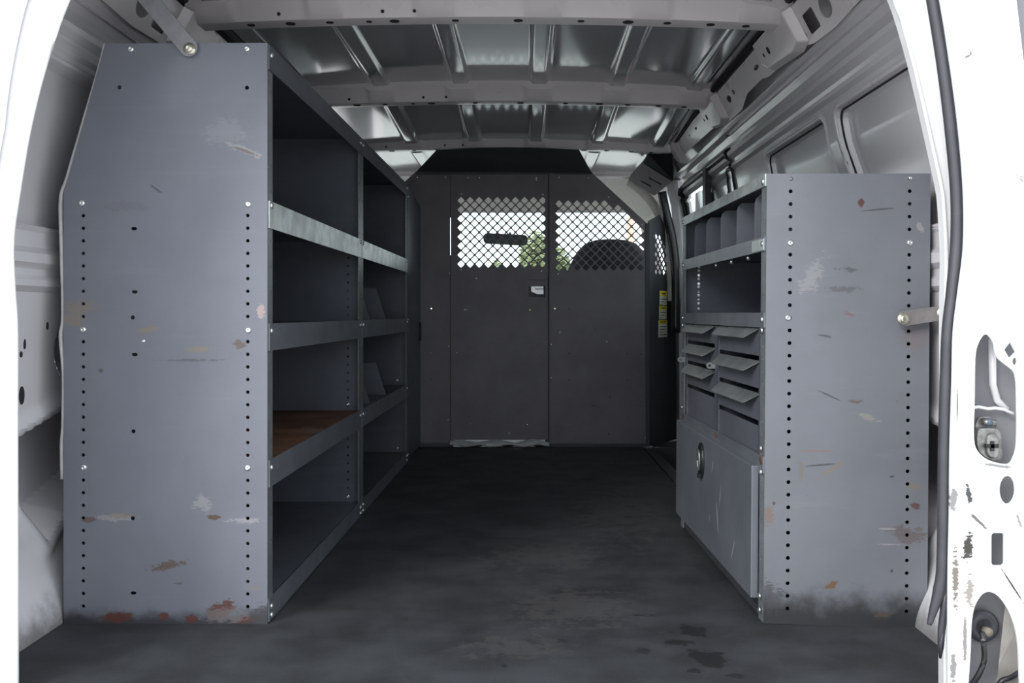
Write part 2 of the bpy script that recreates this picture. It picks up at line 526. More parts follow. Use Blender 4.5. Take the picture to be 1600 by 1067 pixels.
tag(gd.build('ground', M_concrete), 'pale concrete ground outside the van', 'ground', kind='structure')

# ------------------------------------------------------------------ walls
RP = [(.640, 1.410), (.655, 1.398), (.664, 1.380), (.712, 1.290), (.722, 1.281), (.744, 1.274), (.757, 1.256), (.757, 1.238), (.742, 1.222), (.733, 1.212), (.736, 1.200), (.754, 1.188), (.758, 1.178),
      (.748, 1.172), (.748, 1.160), (.759, 1.152), (.761, 1.130), (.775, 1.05), (.803, .97), (.828, .88), (.838, .80), (.840, .757), (.829, .745), (.829, .726), (.840, .714), (.840, .702), (.832, .692), (.833, .680),
      (.844, .668), (.852, .55), (.856, .30), (.852, .10), (.846, 0), (.846, -.05)]
def prof_pts(step=0.006):
    d = []
    for (x0, z0), (x1, z1) in zip(RP[:-1], RP[1:]):
        n = max(1, int(round(math.hypot(x1 - x0, z1 - z0) / (step if z0 > .62 else step * 1.2))))
        for k in range(n): d.append((x0 + (x1 - x0) * k / n, z0 + (z1 - z0) * k / n))
    d.append(RP[-1])
    return d
PP = prof_pts()

def rr_dist(y, z, y0, y1, z0, z1, r):
    dy = max(y0 + r - y, y - (y1 - r))
    dz = max(z0 + r - z, z - (z1 - r))
    return math.hypot(max(dy, 0), max(dz, 0)) + min(max(dy, dz), 0) - r

def poly_dist(y, z, poly):
    inside = False
    best = 9
    n = len(poly)
    for i in range(n):
        ay, az = poly[i]; by, bz = poly[(i + 1) % n]
        if (az > z) != (bz > z) and y < (by - ay) * (z - az) / (bz - az) + ay: inside = not inside
        L2 = (by - ay) ** 2 + (bz - az) ** 2
        t = max(0, min(1, ((y - ay) * (by - ay) + (z - az) * (bz - az)) / L2))
        best = min(best, math.hypot(y - ay - t * (by - ay), z - az - t * (bz - az)))
    return -best if inside else best

ARCH = [(1.88, .34), (1.94, .378), (2.12, .412), (2.5, .47), (3.2, .45), (3.2, .30), (2.6, .33), (2.13, .205), (2.05, .165), (1.955, .245), (1.92, .30)]
def wall_off(y, z):
    o = 0.0
    for (y0, y1, z0, z1) in ((1.74, 2.455, .80, 1.128), (2.545, 3.165, .80, 1.128)):
        d = rr_dist(y, z, y0, y1, z0, z1, .03)
        o += .028 * (1 - sst(-.007, .0, d))
        o -= .004 * (1 - sst(0, .006, abs(d - .007)))
    d = math.hypot((y - 2.165) / 1.0, (z - .548) / .9) - .072
    o += .045 * (1 - sst(-.012, .004, d))
    d = poly_dist(y, z, ARCH)
    o += .080 * (1 - sst(-.016, .006, d))
    o -= .010 * (1 - sst(0, .03, abs(d - .02)))
    if z < .17: o -= .05 * sst(.17, .0, z)
    o += .05 * sst(1.288, 1.312, z)
    return o

def wall(name, side, y0, y1, mat, label, skip=None, off=wall_off, parent=None):
    nv = int((y1 - y0) / .0045)
    nu = len(PP) - 1
    def fn(u, v):
        x, z = PP[int(round(u * nu))]
        y = y0 + (y1 - y0) * v
        x += off(y, z)
        if side > 0: return Vector((x - .02 * (1 - sst(.80, .96, z)), y, z))
        s = .14 + .05 * sst(.8, 1.3, z)
        return Vector((-x - s, y, z))
    sk = None
    if skip: sk = lambda u, v: skip(y0 + (y1 - y0) * v, PP[min(int(u * nu + .5), nu)][1])
    o = grid(name, nu, nv, fn, mat, parent, sk)
    m = o.modifiers.new('skin', 'SOLIDIFY')
    m.thickness = .03 if skip is None else .012
    m.offset = -1 if side > 0 else 1
    e = o.modifiers.new('crease', 'EDGE_SPLIT')
    e.split_angle = math.radians(20)
    return tag(o, label, 'wall', kind='structure') if label else o
WL = wall('wall_left', -1, 1.64, 4.74, M_inner, 'grey painted inner side wall behind the tall left shelving')
WR = wall('wall_right', 1, 1.64, 3.63, M_inner, 'grey painted inner side wall with two embossed blank panels behind the short right shelving')

def xwall(z):
    return xprof(z) - .02 * (1 - sst(.80, .96, z))
def xprof(z):
    for (x0, z0), (x1, z1) in zip(RP[:-1], RP[1:]):
        if z1 <= z <= z0: return x0 + (x1 - x0) * (z0 - z) / max(z0 - z1, 1e-6)
    return .8
for y_, z_, ry_, rz_ in ((1.955, .464, .010, .018), (1.962, .565, .004, .010), (1.95, .545, .005, .006), (2.05, .60, .004, .008)):
    X_ = -(xprof(z_) + wall_off(y_, z_) + .14) + .0005
    b_ = MB(); b_.prism([(y_ + ry_ * math.cos(k * math.pi / 8), z_ + rz_ * math.sin(k * math.pi / 8)) for k in range(16)], X_ - .004, X_ + .001, 'x')
    b_.build('hole_shade_disc', M_dark_fill, WL)  # dark disc painting the shade of a hole in the wall
# sliding side door with its window
SLIT = (3.64, 3.79, .98, 1.165)
def door_off(y, z):
    o = 0
    d = rr_dist(y, z, 3.62, 4.80, .82, 1.235, .05)
    o += .018 * (1 - sst(-.012, .004, d))
    o += .05 * sst(1.288, 1.312, z)
    return o
def door_skip(y, z):
    return rr_dist(y, z, 4.17, 4.74, .86, 1.185, .035) < 0 or rr_dist(y, z, *SLIT, .06) < 0
dr = wall('door_1', 1, 3.63, 4.80, M_inner, 'grey sliding side door with a dark framed window', door_skip, door_off)
def wall_loop(y0, y1, z0, z1, r, dx):
    return [Vector((xwall(z) + dx, y, z)) for y, z in rrect(y0, y1, z0, z1, r, 6)]
def gasket(y0, y1, z0, z1, r, dx, rad, name='gasket', parent=None, mat=None, flat=1.0):
    lp = wall_loop(y0, y1, z0, z1, r, dx)
    dense = []
    for a, b in zip(lp, lp[1:] + lp[:1]):
        n = max(1, int((b - a).length / .03))
        dense += [a.lerp(b, k / n) for k in range(n)]
    dense = [Vector((xwall(p.z) + dx, p.y, p.z)) for p in dense]
    dense.append(dense[0]); 
    return MB().tube(dense, rad, 8, flat).build(name, mat or M_black, parent, True)
gasket(3.64, 4.785, .85, 1.232, .06, .003, .012, 'window_seal', dr)
gasket(4.165, 4.745, .86, 1.188, .035, .012, .006, 'window_seal', dr)
gasket(*SLIT, .06, .010, .008, 'window_seal', dr)
br = MB(); br.box(.74, .765, 4.10, 4.165, .86, 1.225, Matrix.Translation((0, 4.13, 1.05)) @ Matrix.Rotation(.0, 4, 'X') @ Matrix.Translation((0, -4.13, -1.05)))
br.build('window_bar', M_black, dr)
MB().lathe((xwall(1.085) + .008, 3.80, 1.085), (-1, 0, 0), [(.0001, 0), (.012, 0), (.011, .006), (.004, .008), (.0001, .008)], 12).build('button', M_white_dot, dr, True)
gp = MB()
gp.add([(xwall(.86) + .020, 4.16, .86), (xwall(.86) + .020, 4.75, .86), (xwall(1.19) + .020, 4.75, 1.19), (xwall(1.19) + .020, 4.16, 1.19)], [(0, 1, 2, 3)])
gl = gp.build('window_1', M_glass); tag(gl, 'clear front pane of the sliding door window', 'window', kind='structure')
gl.modifiers.new('t', 'SOLIDIFY').thickness = .004
gp = MB()
gp.add([(xwall(1.0) + .020, 3.62, .97), (xwall(1.0) + .020, 3.81, .97), (xwall(1.17) + .020, 3.81, 1.18), (xwall(1.17) + .020, 3.62, 1.18)], [(0, 1, 2, 3)])
gl = gp.build('window_2', M_glass); tag(gl, 'narrow rounded pane at the rear of the sliding door', 'window', kind='structure')
gl.modifiers.new('t', 'SOLIDIFY').thickness = .004

for y0_, y1_ in ((1.74, 2.455), (2.545, 3.165)):
    gasket(y0_ - .004, y1_ + .004, .80, 1.132, .034, .0015, .0050, 'panel_rim', WR, M_bow)
    gasket(y0_ + .004, y1_ - .004, .80, 1.123, .028, .012, .0026, 'gap_shadow_line', WR, M_dark_fill)  # dark line painting the shadow in the gap round each panel
# post beside the sliding door and the rails below the roof edge
def slant(x0, z0, x1, z1, inset):
    """maps (a = y, b = distance down the slanted rail face) to the van"""
    d = Vector((x1 - x0, 0, z1 - z0)); d.normalize()
    n = Vector((-d.z, 0, d.x)); 
    if n.x > 0: n = -n
    M = Matrix(((0, d.x, n.x, x0 + n.x * inset), (1, 0, 0, 0), (0, d.z, n.z, z0 + n.z * inset), (0, 0, 0, 1)))
    return M

# ------------------------------------------------------------------ ceiling
RIBS = [-.78, -.505, -.228, .045, .315, .585]
def roof_z(x):
    t = (x + .10) / .77
    return 1.437 - .032 * t * t
def roof_fn(u, v):
    x = -.95 + 1.70 * u
    y = 1.60 + 2.95 * v
    z = roof_z(x)
    for r in RIBS:
        d = abs(x - r)
        z -= .012 * (1 - sst(.022, .034, d))
    z -= .046 * min(max((y - 3.55) / .95, 0), 1) + .008 * max(y - 4.5, 0)
    return Vector((x, y, z))
rf = grid('ceiling', 300, 90, roof_fn, M_roof)
m = rf.modifiers.new('skin', 'SOLIDIFY'); m.thickness = .02; m.offset = -1
tag(rf, 'glossy grey bare metal roof with lengthwise pressed ribs', 'ceiling', kind='structure')

def cab_fn(u, v):
    p = roof_fn(u, 1.0)
    y = 4.55 + 1.85 * v
    return Vector((p.x, y, p.z - .004 * (y - 4.55)))
rf = grid('ceiling', 300, 30, cab_fn, paint('cab_roof_lit_paint', (.46, .48, .47), 0.16, 0, 0.0, 4, coat=0.25))  # roof paint lightened in colour to imitate the windscreen's reflection
m = rf.modifiers.new('skin', 'SOLIDIFY'); m.thickness = .02; m.offset = -1
tag(rf, 'cab roof skin beyond the farthest roof beam, colour paled for reflected windscreen light', 'ceiling', kind='structure')
HS = [(.36, 1.385), (.60, 1.305), (.715, 1.19), (.735, 1.10), (.755, 1.10), (.735, 1.20), (.62, 1.325), (.40, 1.40)]
hs = MB(); hs.prism(HS, 5.20, 6.25, 'y')
hl2 = MB(); hl2.prism([(-a - .19, b) for a, b in HS], 5.20, 6.25, 'y')
tag(hl2.build('trim_13', M_headliner), 'pale beige headliner edge above the driver door', 'trim', kind='structure')
tag(hs.build('trim_12', M_headliner, None, False), 'pale beige headliner edge above the passenger door', 'trim', kind='structure')

def roof_bow(idx, y, label, x0=-.845, x1=.662, zc=1.372, sag=.020):
    """hat section beam across the roof: dips where each rib passes"""
    rings = []
    n = 220
    for i in range(n + 1):
        x = x0 + (x1 - x0) * i / n
        t = (x + .10) / .77
        zb = zc - sag * t * t
        rib = max([1 - sst(.035, .06, abs(x - r)) for r in RIBS] + [0])
        e = min(x - x0, x1 - x)
        end = 1 - sst(.0, .09, e)
        top = .030 - .013 * rib - .012 * end
        rings.append([Vector((x, y - .030, zb + .075)), Vector((x, y - .030 - .012, zb + top + .016)), Vector((x, y - .020, zb + top)), Vector((x, y + .002, zb + .001)),
                      Vector((x, y + .006, zb)), Vector((x, y + .066, zb + .001)), Vector((x, y + .070, zb + .005)), Vector((x, y + .074, zb + .075))])
    o = MB().loft(rings).build('trim_%d' % idx, M_bow, None, True)
    try:
        m = o.modifiers.new('e', 'EDGE_SPLIT'); m.split_angle = math.radians(32)
    except Exception: pass
    tag(o, label, 'roof beam', kind='structure')
    # flat dark discs painting the shade of punched holes, underside and rear face
    for hx, hy, hr in ((-.70, .03, .010), (-.60, .03, .013), (-.5, .03, .010), (-.40, .03, .008), (-.335, .03, .013), (-.18, .03, .009), (-.02, .03, .012), (.14, .03, .009), (.26, .03, .014), (.36, .03, .010), (.47, .03, .011), (.56, .03, .010)):
        t = (hx + .10) / .77
        zb = zc - sag * t * t
        MB().lathe((hx, y + hy, zb - .0012), (0, 0, 1), [(.0001, 0), (hr, 0), (hr, .003), (.0001, .003)], 10).build('hole_shade_disc', M_dark_fill, o)
    for hx in (-.62, -.36, -.30 + .02, .30):
        t = (hx + .10) / .77
        zb = zc - sag * t * t
        MB().lathe((hx, y - .0085, zb + .014), (0, -.8, -.6), [(.0001, 0), (.0045, 0), (.0045, .003), (.0001, .003)], 10).build('hole_shade_disc', M_dark_fill, o)
    return o
roof_bow(1, 2.50, 'nearest pale roof beam, crossing the top edge of the photo')
roof_bow(2, 3.49, 'middle pale roof beam, crossing above the middle of the cargo bay')
roof_bow(3, 4.41, 'farthest pale roof beam, just behind the partition canopy', zc=1.360)

# side rails below the roof edge with gussets and punched openings
def rail(idx, side, label):
    root = empty('trim_%d' % idx, (0, 0, 0))
    tag(root, label, 'roof rail', kind='structure')
    def put(outline, holes, inset, mat=M_bow):
        M = slant(.660, 1.388, .712, 1.290, inset)
        if side < 0:
            M = Matrix.Translation((-.19, 0, 0)) @ Matrix.Scale(-1, 4, (1, 0, 0)) @ M
        return plate('rail_plate', outline, holes, .002, mat, root, M)
    put([(1.66, .004), (1.66, .105), (2.12, .112), (2.26, .118), (2.42, .112), (2.50, .098), (2.84, .092), (2.90, .082), (3.10, .082), (3.22, .108), (3.50, .108), (3.60, .085), (4.40, .075), (4.40, .004)],
        [rrect(2.335, 2.415, .040, .092, .008), circ(2.265, .066, .038, 18, .026), circ(2.45, .08, .012, 10, .007), circ(2.90, .045, .03, 12, .007), circ(3.30, .05, .028, 14, .012), circ(3.22, .045, .018, 14, .008),
         circ(3.9, .035, .02, 12, .006), circ(4.05, .035, .012, 12, .006), circ(1.95, .05, .02, 12, .012), circ(1.82, .03, .012, 12, .012)], .010)
    M = slant(.660, 1.388, .712, 1.290, .0)
    if side < 0: M = Matrix.Translation((-.19, 0, 0)) @ Matrix.Scale(-1, 4, (1, 0, 0)) @ M
    for ya, yb in ((2.44, 2.80), (3.40, 3.66), (4.30, 4.46)):
        g = MB()
        A = [(ya, .0), (ya, .10), (ya + .06, .112), (yb - .04, .095), (yb, .07), (yb, .0)]
        B = [(ya + .02, .0), (ya + .02, .085), (ya + .07, .096), (yb - .06, .080), (yb - .03, .06), (yb - .03, .0)]
        n_ = len(A)
        g.add([M @ Vector((p[0], p[1], .011)) for p in A] + [M @ Vector((p[0], p[1], .034)) for p in B], [tuple(range(n_ - 1, -1, -1)), tuple(range(n_, 2 * n_))] + [(i, (i + 1) % n_, n_ + (i + 1) % n_, n_ + i) for i in range(n_)])
        bevel(g.build('gusset', M_bow, root), .004, 3)
        yh = (ya + yb) / 2
        for dy, sz in ((.05, .011), (.10, .006)):
            MB().lathe(M @ Vector((yh + dy, .045, .0335)), M.to_3x3() @ Vector((0, 0, 1)), [(.0001, 0), (sz, 0), (sz, .0012), (.0001, .0012)], 10).build('hole_shade_disc', M_dark_fill, root)  # dark disc for the shade inside a gusset opening
    return root
rail(4, 1, 'pale punched rail along the right roof edge')
rail(5, -1, 'pale punched rail along the left roof edge')
# dark line where the roof meets the rails
for sx, nm, lab in ((.650, 'trim_6', 'dark line along the right roof edge'), (-.846, 'trim_7', 'dark line along the left roof edge')):
    tag(MB().tube([(sx, 1.62, 1.402), (sx, 3.45, 1.402), (sx, 4.42, 1.372)], .010, 8).build(nm, M_dark_fill, None, True), lab, 'trim', kind='structure')

# ------------------------------------------------------------------ rear door opening
YR = 1.60
def pxz(pts, Y): return [((p[0] - CX) / F * Y, HC - (p[1] - CY) / F * Y) for p in pts]
Lin = smoothloop([(772, -135), (300, -130), (190, -105), (138, -55), (105, 0), (70, 100), (45, 200), (28, 300), (18, 375), (20, 450), (24, 520), (24, 700), (25, 1067), (25, 1230)], 5, False)
wl_ = empty('wall_rear_left'); tag(wl_, 'white painted rear door frame along the left edge', 'wall', kind='structure')
o = plate('pillar', pxz([(p.x, p.y) for p in Lin] + [(-120, 1230), (-120, 600), (-110, 300), (-20, 0), (60, -330), (772, -330)], 1.65), [], .010, M_white, wl_, MXZ(1.655))
bevel(o, .003, 3)
MB().tube([Vector((p[0], 1.652, p[1])) for p in pxz([(q.x - 3, q.y) for q in Lin], 1.645)], .0042, 8).build('flange_lip', M_white, wl_, True)
plate('outer_skin', pxz([(p.x - 40 - max(0, 200 - p.y) * .12, p.y) for p in Lin[12:]] + [(-200, 1230), (-200, -90)], 1.64), [], .010, M_white, wl_, MXZ(1.64))

wr_ = empty('wall_rear_right'); tag(wr_, 'scuffed white rear door frame along the right edge with cut-out openings', 'wall', kind='structure')
Rfl = [(1395, 0), (1420, 80), (1437, 150), (1455, 230), (1468, 290), (1472, 320), (1476, 400), (1475, 470), (1475, 560), (1477, 700), (1477, 840), (1476, 940), (1474, 985), (1474, 1067)]
Rflc = smoothloop([(772, -135), (1215, -130), (1315, -105), (1365, -55)] + Rfl + [(1474, 1230)], 5, False)
plate('inner_flange', pxz([(p.x, p.y) for p in Rflc] + [(1560, 1230), (1560, -330), (772, -330)], 1.66), [], .03, M_white, wr_, MXZ(1.665))
MB().tube([Vector((p[0], 1.646, p[1])) for p in pxz([(q.x + 3, q.y) for q in Rflc], 1.645)], .003, 8).build('flange_lip', M_white, wr_, True)
Rpi = [(1468, 0), (1484, 100), (1497, 200), (1505, 300), (1505, 385), (1496, 460), (1489, 520), (1487, 600), (1484, 700), (1483, 800), (1481, 900), (1480, 1067), (1480, 1230)]
Rpic = smoothloop([(1440, -140)] + Rpi, 5, False)
big_hole = smoothloop([(1523, 560), (1528, 536), (1539, 522), (1551, 535), (1556, 557), (1572, 571), (1585, 585), (1588, 620), (1588, 690), (1582, 716), (1572, 725), (1545, 719), (1528, 706), (1521, 685), (1522, 620)], 4)
arch_hole = smoothloop([(1516, 1150), (1516, 1010), (1519, 960), (1528, 935), (1542, 924), (1560, 932), (1578, 960), (1589, 1000), (1592, 1060), (1592, 1150)], 4)
holes = [[(p.x, p.y) for p in big_hole], [(1568, 546), (1577.5, 534), (1586, 550), (1576, 560)], circ(1584.5, 564.5, 3.6, 12, 6), circ(1573, 765, 12.3, 20, 22), rrect(1548, 1568, 832, 883, 5), [(p.x, p.y) for p in arch_hole]]
M_pil = paint('white_pillar_scuffed', (.80, .80, .80), 0.28, 0, 0.03, 3, coat=0.3, axes='xz', blots=[
    ((px - CX) / F * 1.572, HC - (py - CY) / F * 1.572, rx * 1.572 / F, ry * 1.572 / F, rot, c, st, rag) for px, py, rx, ry, rot, c, st, rag in [
        (1512, 855, 9, 26, -10, (.035,.033,.03), 1.00, 0.55), (1493, 910, 6, 50, 0, (.10,.075,.05), 0.90, 0.66), (1513, 770, 5, 20, 10, (.05,.05,.05), 1.00, 0.61), (1496, 632, 1.2, 30, 0, (.05,.05,.05), 1.00, 0.28),
        (1530, 815, 22, 3, -45, (.05,.045,.04), 0.90, 0.39), (1515, 925, 10, 30, 0, (.13,.10,.07), 0.80, 0.61), (1490, 780, 6, 22, 0, (.07,.07,.07), 0.80, 0.66), (1582, 915, 40, 1.8, -57, (.04,.037,.033), 1.00, 0.28),
        (1508, 1000, 3, 46, 0, (.07,.06,.055), 0.80, 0.55), (1512, 88, 6, 2, 25, (.07,.07,.07), 0.90, 0.17), (1517, 83, 1.6, 5, 0, (.07,.07,.07), 0.90, 0.17), (1593, 815, 3, 12, 20, (.12,.11,.10), 0.80, 0.44), (1560, 728, 30, 3, -8, (.07,.07,.07), 0.80, 0.44), (1490, 1045, 5, 22, 0, (.08,.07,.065), 0.80, 0.66)]])
o = plate('pillar', pxz([(p.x, p.y) for p in Rpic] + [(1690, 1230), (1660, 600), (1625, 300), (1600, 110), (1587, 0), (1570, -140)], 1.575), [pxz(h, 1.575) for h in holes], .005, M_pil, wr_, MXZ(1.575))
bevel(o, .0012, 2)
plate('recess_back', pxz([(1478, -140), (1500, 300), (1500, 500), (1488, 1230), (1690, 1230), (1690, 300), (1590, -140)], 1.62), [], .006, paint('pillar_inner', (.21, .21, .225), .4, 0, .08, 5), wr_, MXZ(1.648))
rg = MB()
pa = pxz([(1519, 640), (1535, 637), (1550, 640), (1562, 639), (1575, 641), (1590, 648)], 1.61)
rg.tube([Vector((a, 1.625, b)) for a, b in pa], .0028, 8)
rg.build('fold_edge', M_white, wr_, True)
rib_ = MB(); rib_.tube([W(1550, 530, 1.63), W(1551, 600, 1.63), W(1558, 625, 1.635), W(1572, 640, 1.635)], .006, 8); rib_.build('inner_rib', M_inner, wr_, True)
cr = MB(); cr.tube([W(1512, 520, 1.574), W(1518, 513, 1.574), W(1530, 510, 1.574), W(1640, 508, 1.574)], .006, 8, .4, (0, 1, 0)); cr.build('pressed_crease', M_white, wr_, True)
cv = MB(); cv.add([W(1571, 940, 1.64), W(1560, 1040, 1.64), W(1556, 1160, 1.64), W(1600, 1160, 1.64), W(1600, 960, 1.64)] + [W(1571, 940, 1.63), W(1560, 1040, 1.62), W(1556, 1160, 1.62), W(1600, 1160, 1.62), W(1600, 960, 1.62)],
    [(0, 1, 2, 3, 4), (5, 6, 7, 8, 9), (0, 1, 6, 5), (1, 2, 7, 6), (2, 3, 8, 7), (3, 4, 9, 8), (4, 0, 5, 9)]); cv.build('inner_brace', paint('pillar_inner_dirty', (.27, .255, .235), .5, 0, .2, 12), wr_)

# black rubber weather strip
ws = [(1436, -140), (1449, -50), (1457.5, 0), (1473.5, 100), (1486, 200), (1495, 300), (1495, 380), (1488, 460), (1481.5, 520), (1478.5, 600), (1476, 700), (1475, 800), (1473, 890), (1467, 925), (1458, 955), (1452, 976)]
wsp = smoothloop([W(px, py, 1.592) for px, py in ws], 5, False)
rad = [.0102] * (len(wsp) - 12) + [.0102 - .0006 * k for k in range(12)]
o = MB().tube(wsp, rad, 14).build('weather_strip', M_rubber, None, True)
tag(o, 'black rubber weather strip running down the right door frame', 'weather strip')
tn = MB(); tn.tube([W(1478, 905, 1.592), W(1476, 950, 1.592), W(1471, 985, 1.592), W(1470, 1010, 1.595), W(1469, 1028, 1.60)], [.0055, .007, .006, .005, .002], 10)
tn.tube([W(1474, 985, 1.588), W(1470, 1005, 1.588), W(1471, 1025, 1.59)], [.001, .003, .001], 8)
tag(tn.build('rubber_flap', M_rubber, None, True), 'torn black rubber flap hanging at the foot of the weather strip', 'rubber flap')

# latch, grommet, cable, striker
lt = empty('door_latch', W(1545, 718, 1.61)); tag(lt, 'steel door latch inside the tall opening of the right frame', 'latch')
def lm(px, py, Y): return W(px, py, Y) - W(1545, 718, 1.61)
def lplate(name, pts, t, Y, mat):
    b = MB(); p = [lm(a, c, Y) for a, c in pts]; n = len(p)
    b.prism([(v.x, v.z) for v in p], p[0].y - t / 2, p[0].y + t / 2, 'y')
    o = b.build(name, mat, lt); bevel(o, .0022, 3); return o
lplate('mount_plate', [(p.x, p.y) for p in smoothloop([(1524, 660), (1530, 651), (1545, 651), (1550, 658), (1557, 664), (1548, 676), (1524, 676)], 3)], .006, 1.617, M_metal)
lplate('housing', [(p.x, p.y) for p in smoothloop([(1522, 690), (1524, 672), (1534, 668), (1556, 670), (1562, 684), (1562, 712), (1557, 719), (1540, 717), (1526, 706)], 3)], .02, 1.606, M_metal)
lplate('face_plate', [(p.x, p.y) for p in smoothloop([(1541, 685), (1546, 678), (1556, 679), (1560, 690), (1559, 712), (1552, 716), (1543, 712), (1540, 700)], 3)], .008, 1.594, M_metal)
b = MB(); c = lm(1551, 697, 1.588); b.box(c.x - .010, c.x + .010, c.y, c.y + .006, c.z - .003, c.z + .003); b.box(c.x - .003, c.x + .003, c.y, c.y + .006, c.z - .008, c.z + .008); b.build('catch', M_dark_fill, lt)
MB().tube([lm(1536, 659, 1.608), lm(1556, 661, 1.608)], .0055, 12).build('pivot_pin', M_metal, lt, True)
MB().tube([lm(1541, 659.5, 1.607), lm(1548, 660, 1.607)], .0066, 12).build('pivot_bush', plain('blue_bush', (.08, .11, .15), .4), lt, True)

gr = empty('rubber_grommet', W(1541, 982, 1.62)); tag(gr, 'round black rubber cable grommet in the arched opening of the right frame', 'grommet')
MB().lathe((0, .018, 0), (0, -1, 0), [(.0001, 0), (.0255, 0), (.0265, .006), (.022, .012), (.015, .014), (.012, .010), (.0001, .008)], 24).build('boot', M_rubber, gr, True)
MB().tube([(.000, .006, -.004), (.0015, -.008, -.004)], .007, 12).build('sleeve', paint('tan_sleeve', (.22, .19, .15), .7), gr, True)
o = MB().tube(smoothloop([W(1534, 988, 1.608), W(1537, 1005, 1.60), W(1538, 1030, 1.60), W(1530, 1052, 1.60), W(1515, 1075, 1.605), W(1498, 1100, 1.612)], 5, False), .0046, 10).build('cable', M_black, None, True)
tag(o, 'black cable hanging down from the round rubber grommet', 'cable')
o = MB().tube(smoothloop([W(1556, 1075, 1.605), W(1566, 1063, 1.602), W(1580, 1058, 1.602), W(1594, 1049, 1.61)], 5, False), .004, 10).build('cable', M_black, None, True)
tag(o, 'short black cable crossing the bottom of the arched opening', 'cable')
sk = empty('door_striker', W(1597, 273, 1.565)); tag(sk, 'small chrome door striker pin at the right edge of the photo', 'striker')
MB().tube([(-.006, 0, 0), (.012, 0, .001)], .006, 12).build('pin', M_chrome, sk, True)
MB().lathe((.014, .008, 0), (0, -1, 0), [(.0001, 0), (.014, 0), (.013, .004), (.0001, .005)], 16).build('base', M_chrome, sk, True)

# rear doors swung fully open beside the van
for nm, s, x0, lab in (('door_2', 1, .835, 'white rear door swung open beyond the right frame'), ('door_3', -1, -.955, 'white rear door swung open beyond the left frame')):
    root = empty(nm, (x0, 1.74, 0)); tag(root, lab, 'door', kind='structure')
    w = .74 * s
    plate('door_skin', [(0, -.1), (w, -.1), (w, 1.0), (w * .9, 1.36), (0, 1.36)] , [[(w * .02, .74), (w * .9, .74), (w * .84, 1.30), (w * .02, 1.30)]], .05, M_white, root, MXZ(0))
    MB().box(min(w * .01, w * .92), max(w * .01, w * .92), -.004, .004, .72, 1.31).build('pane', M_tint, root)

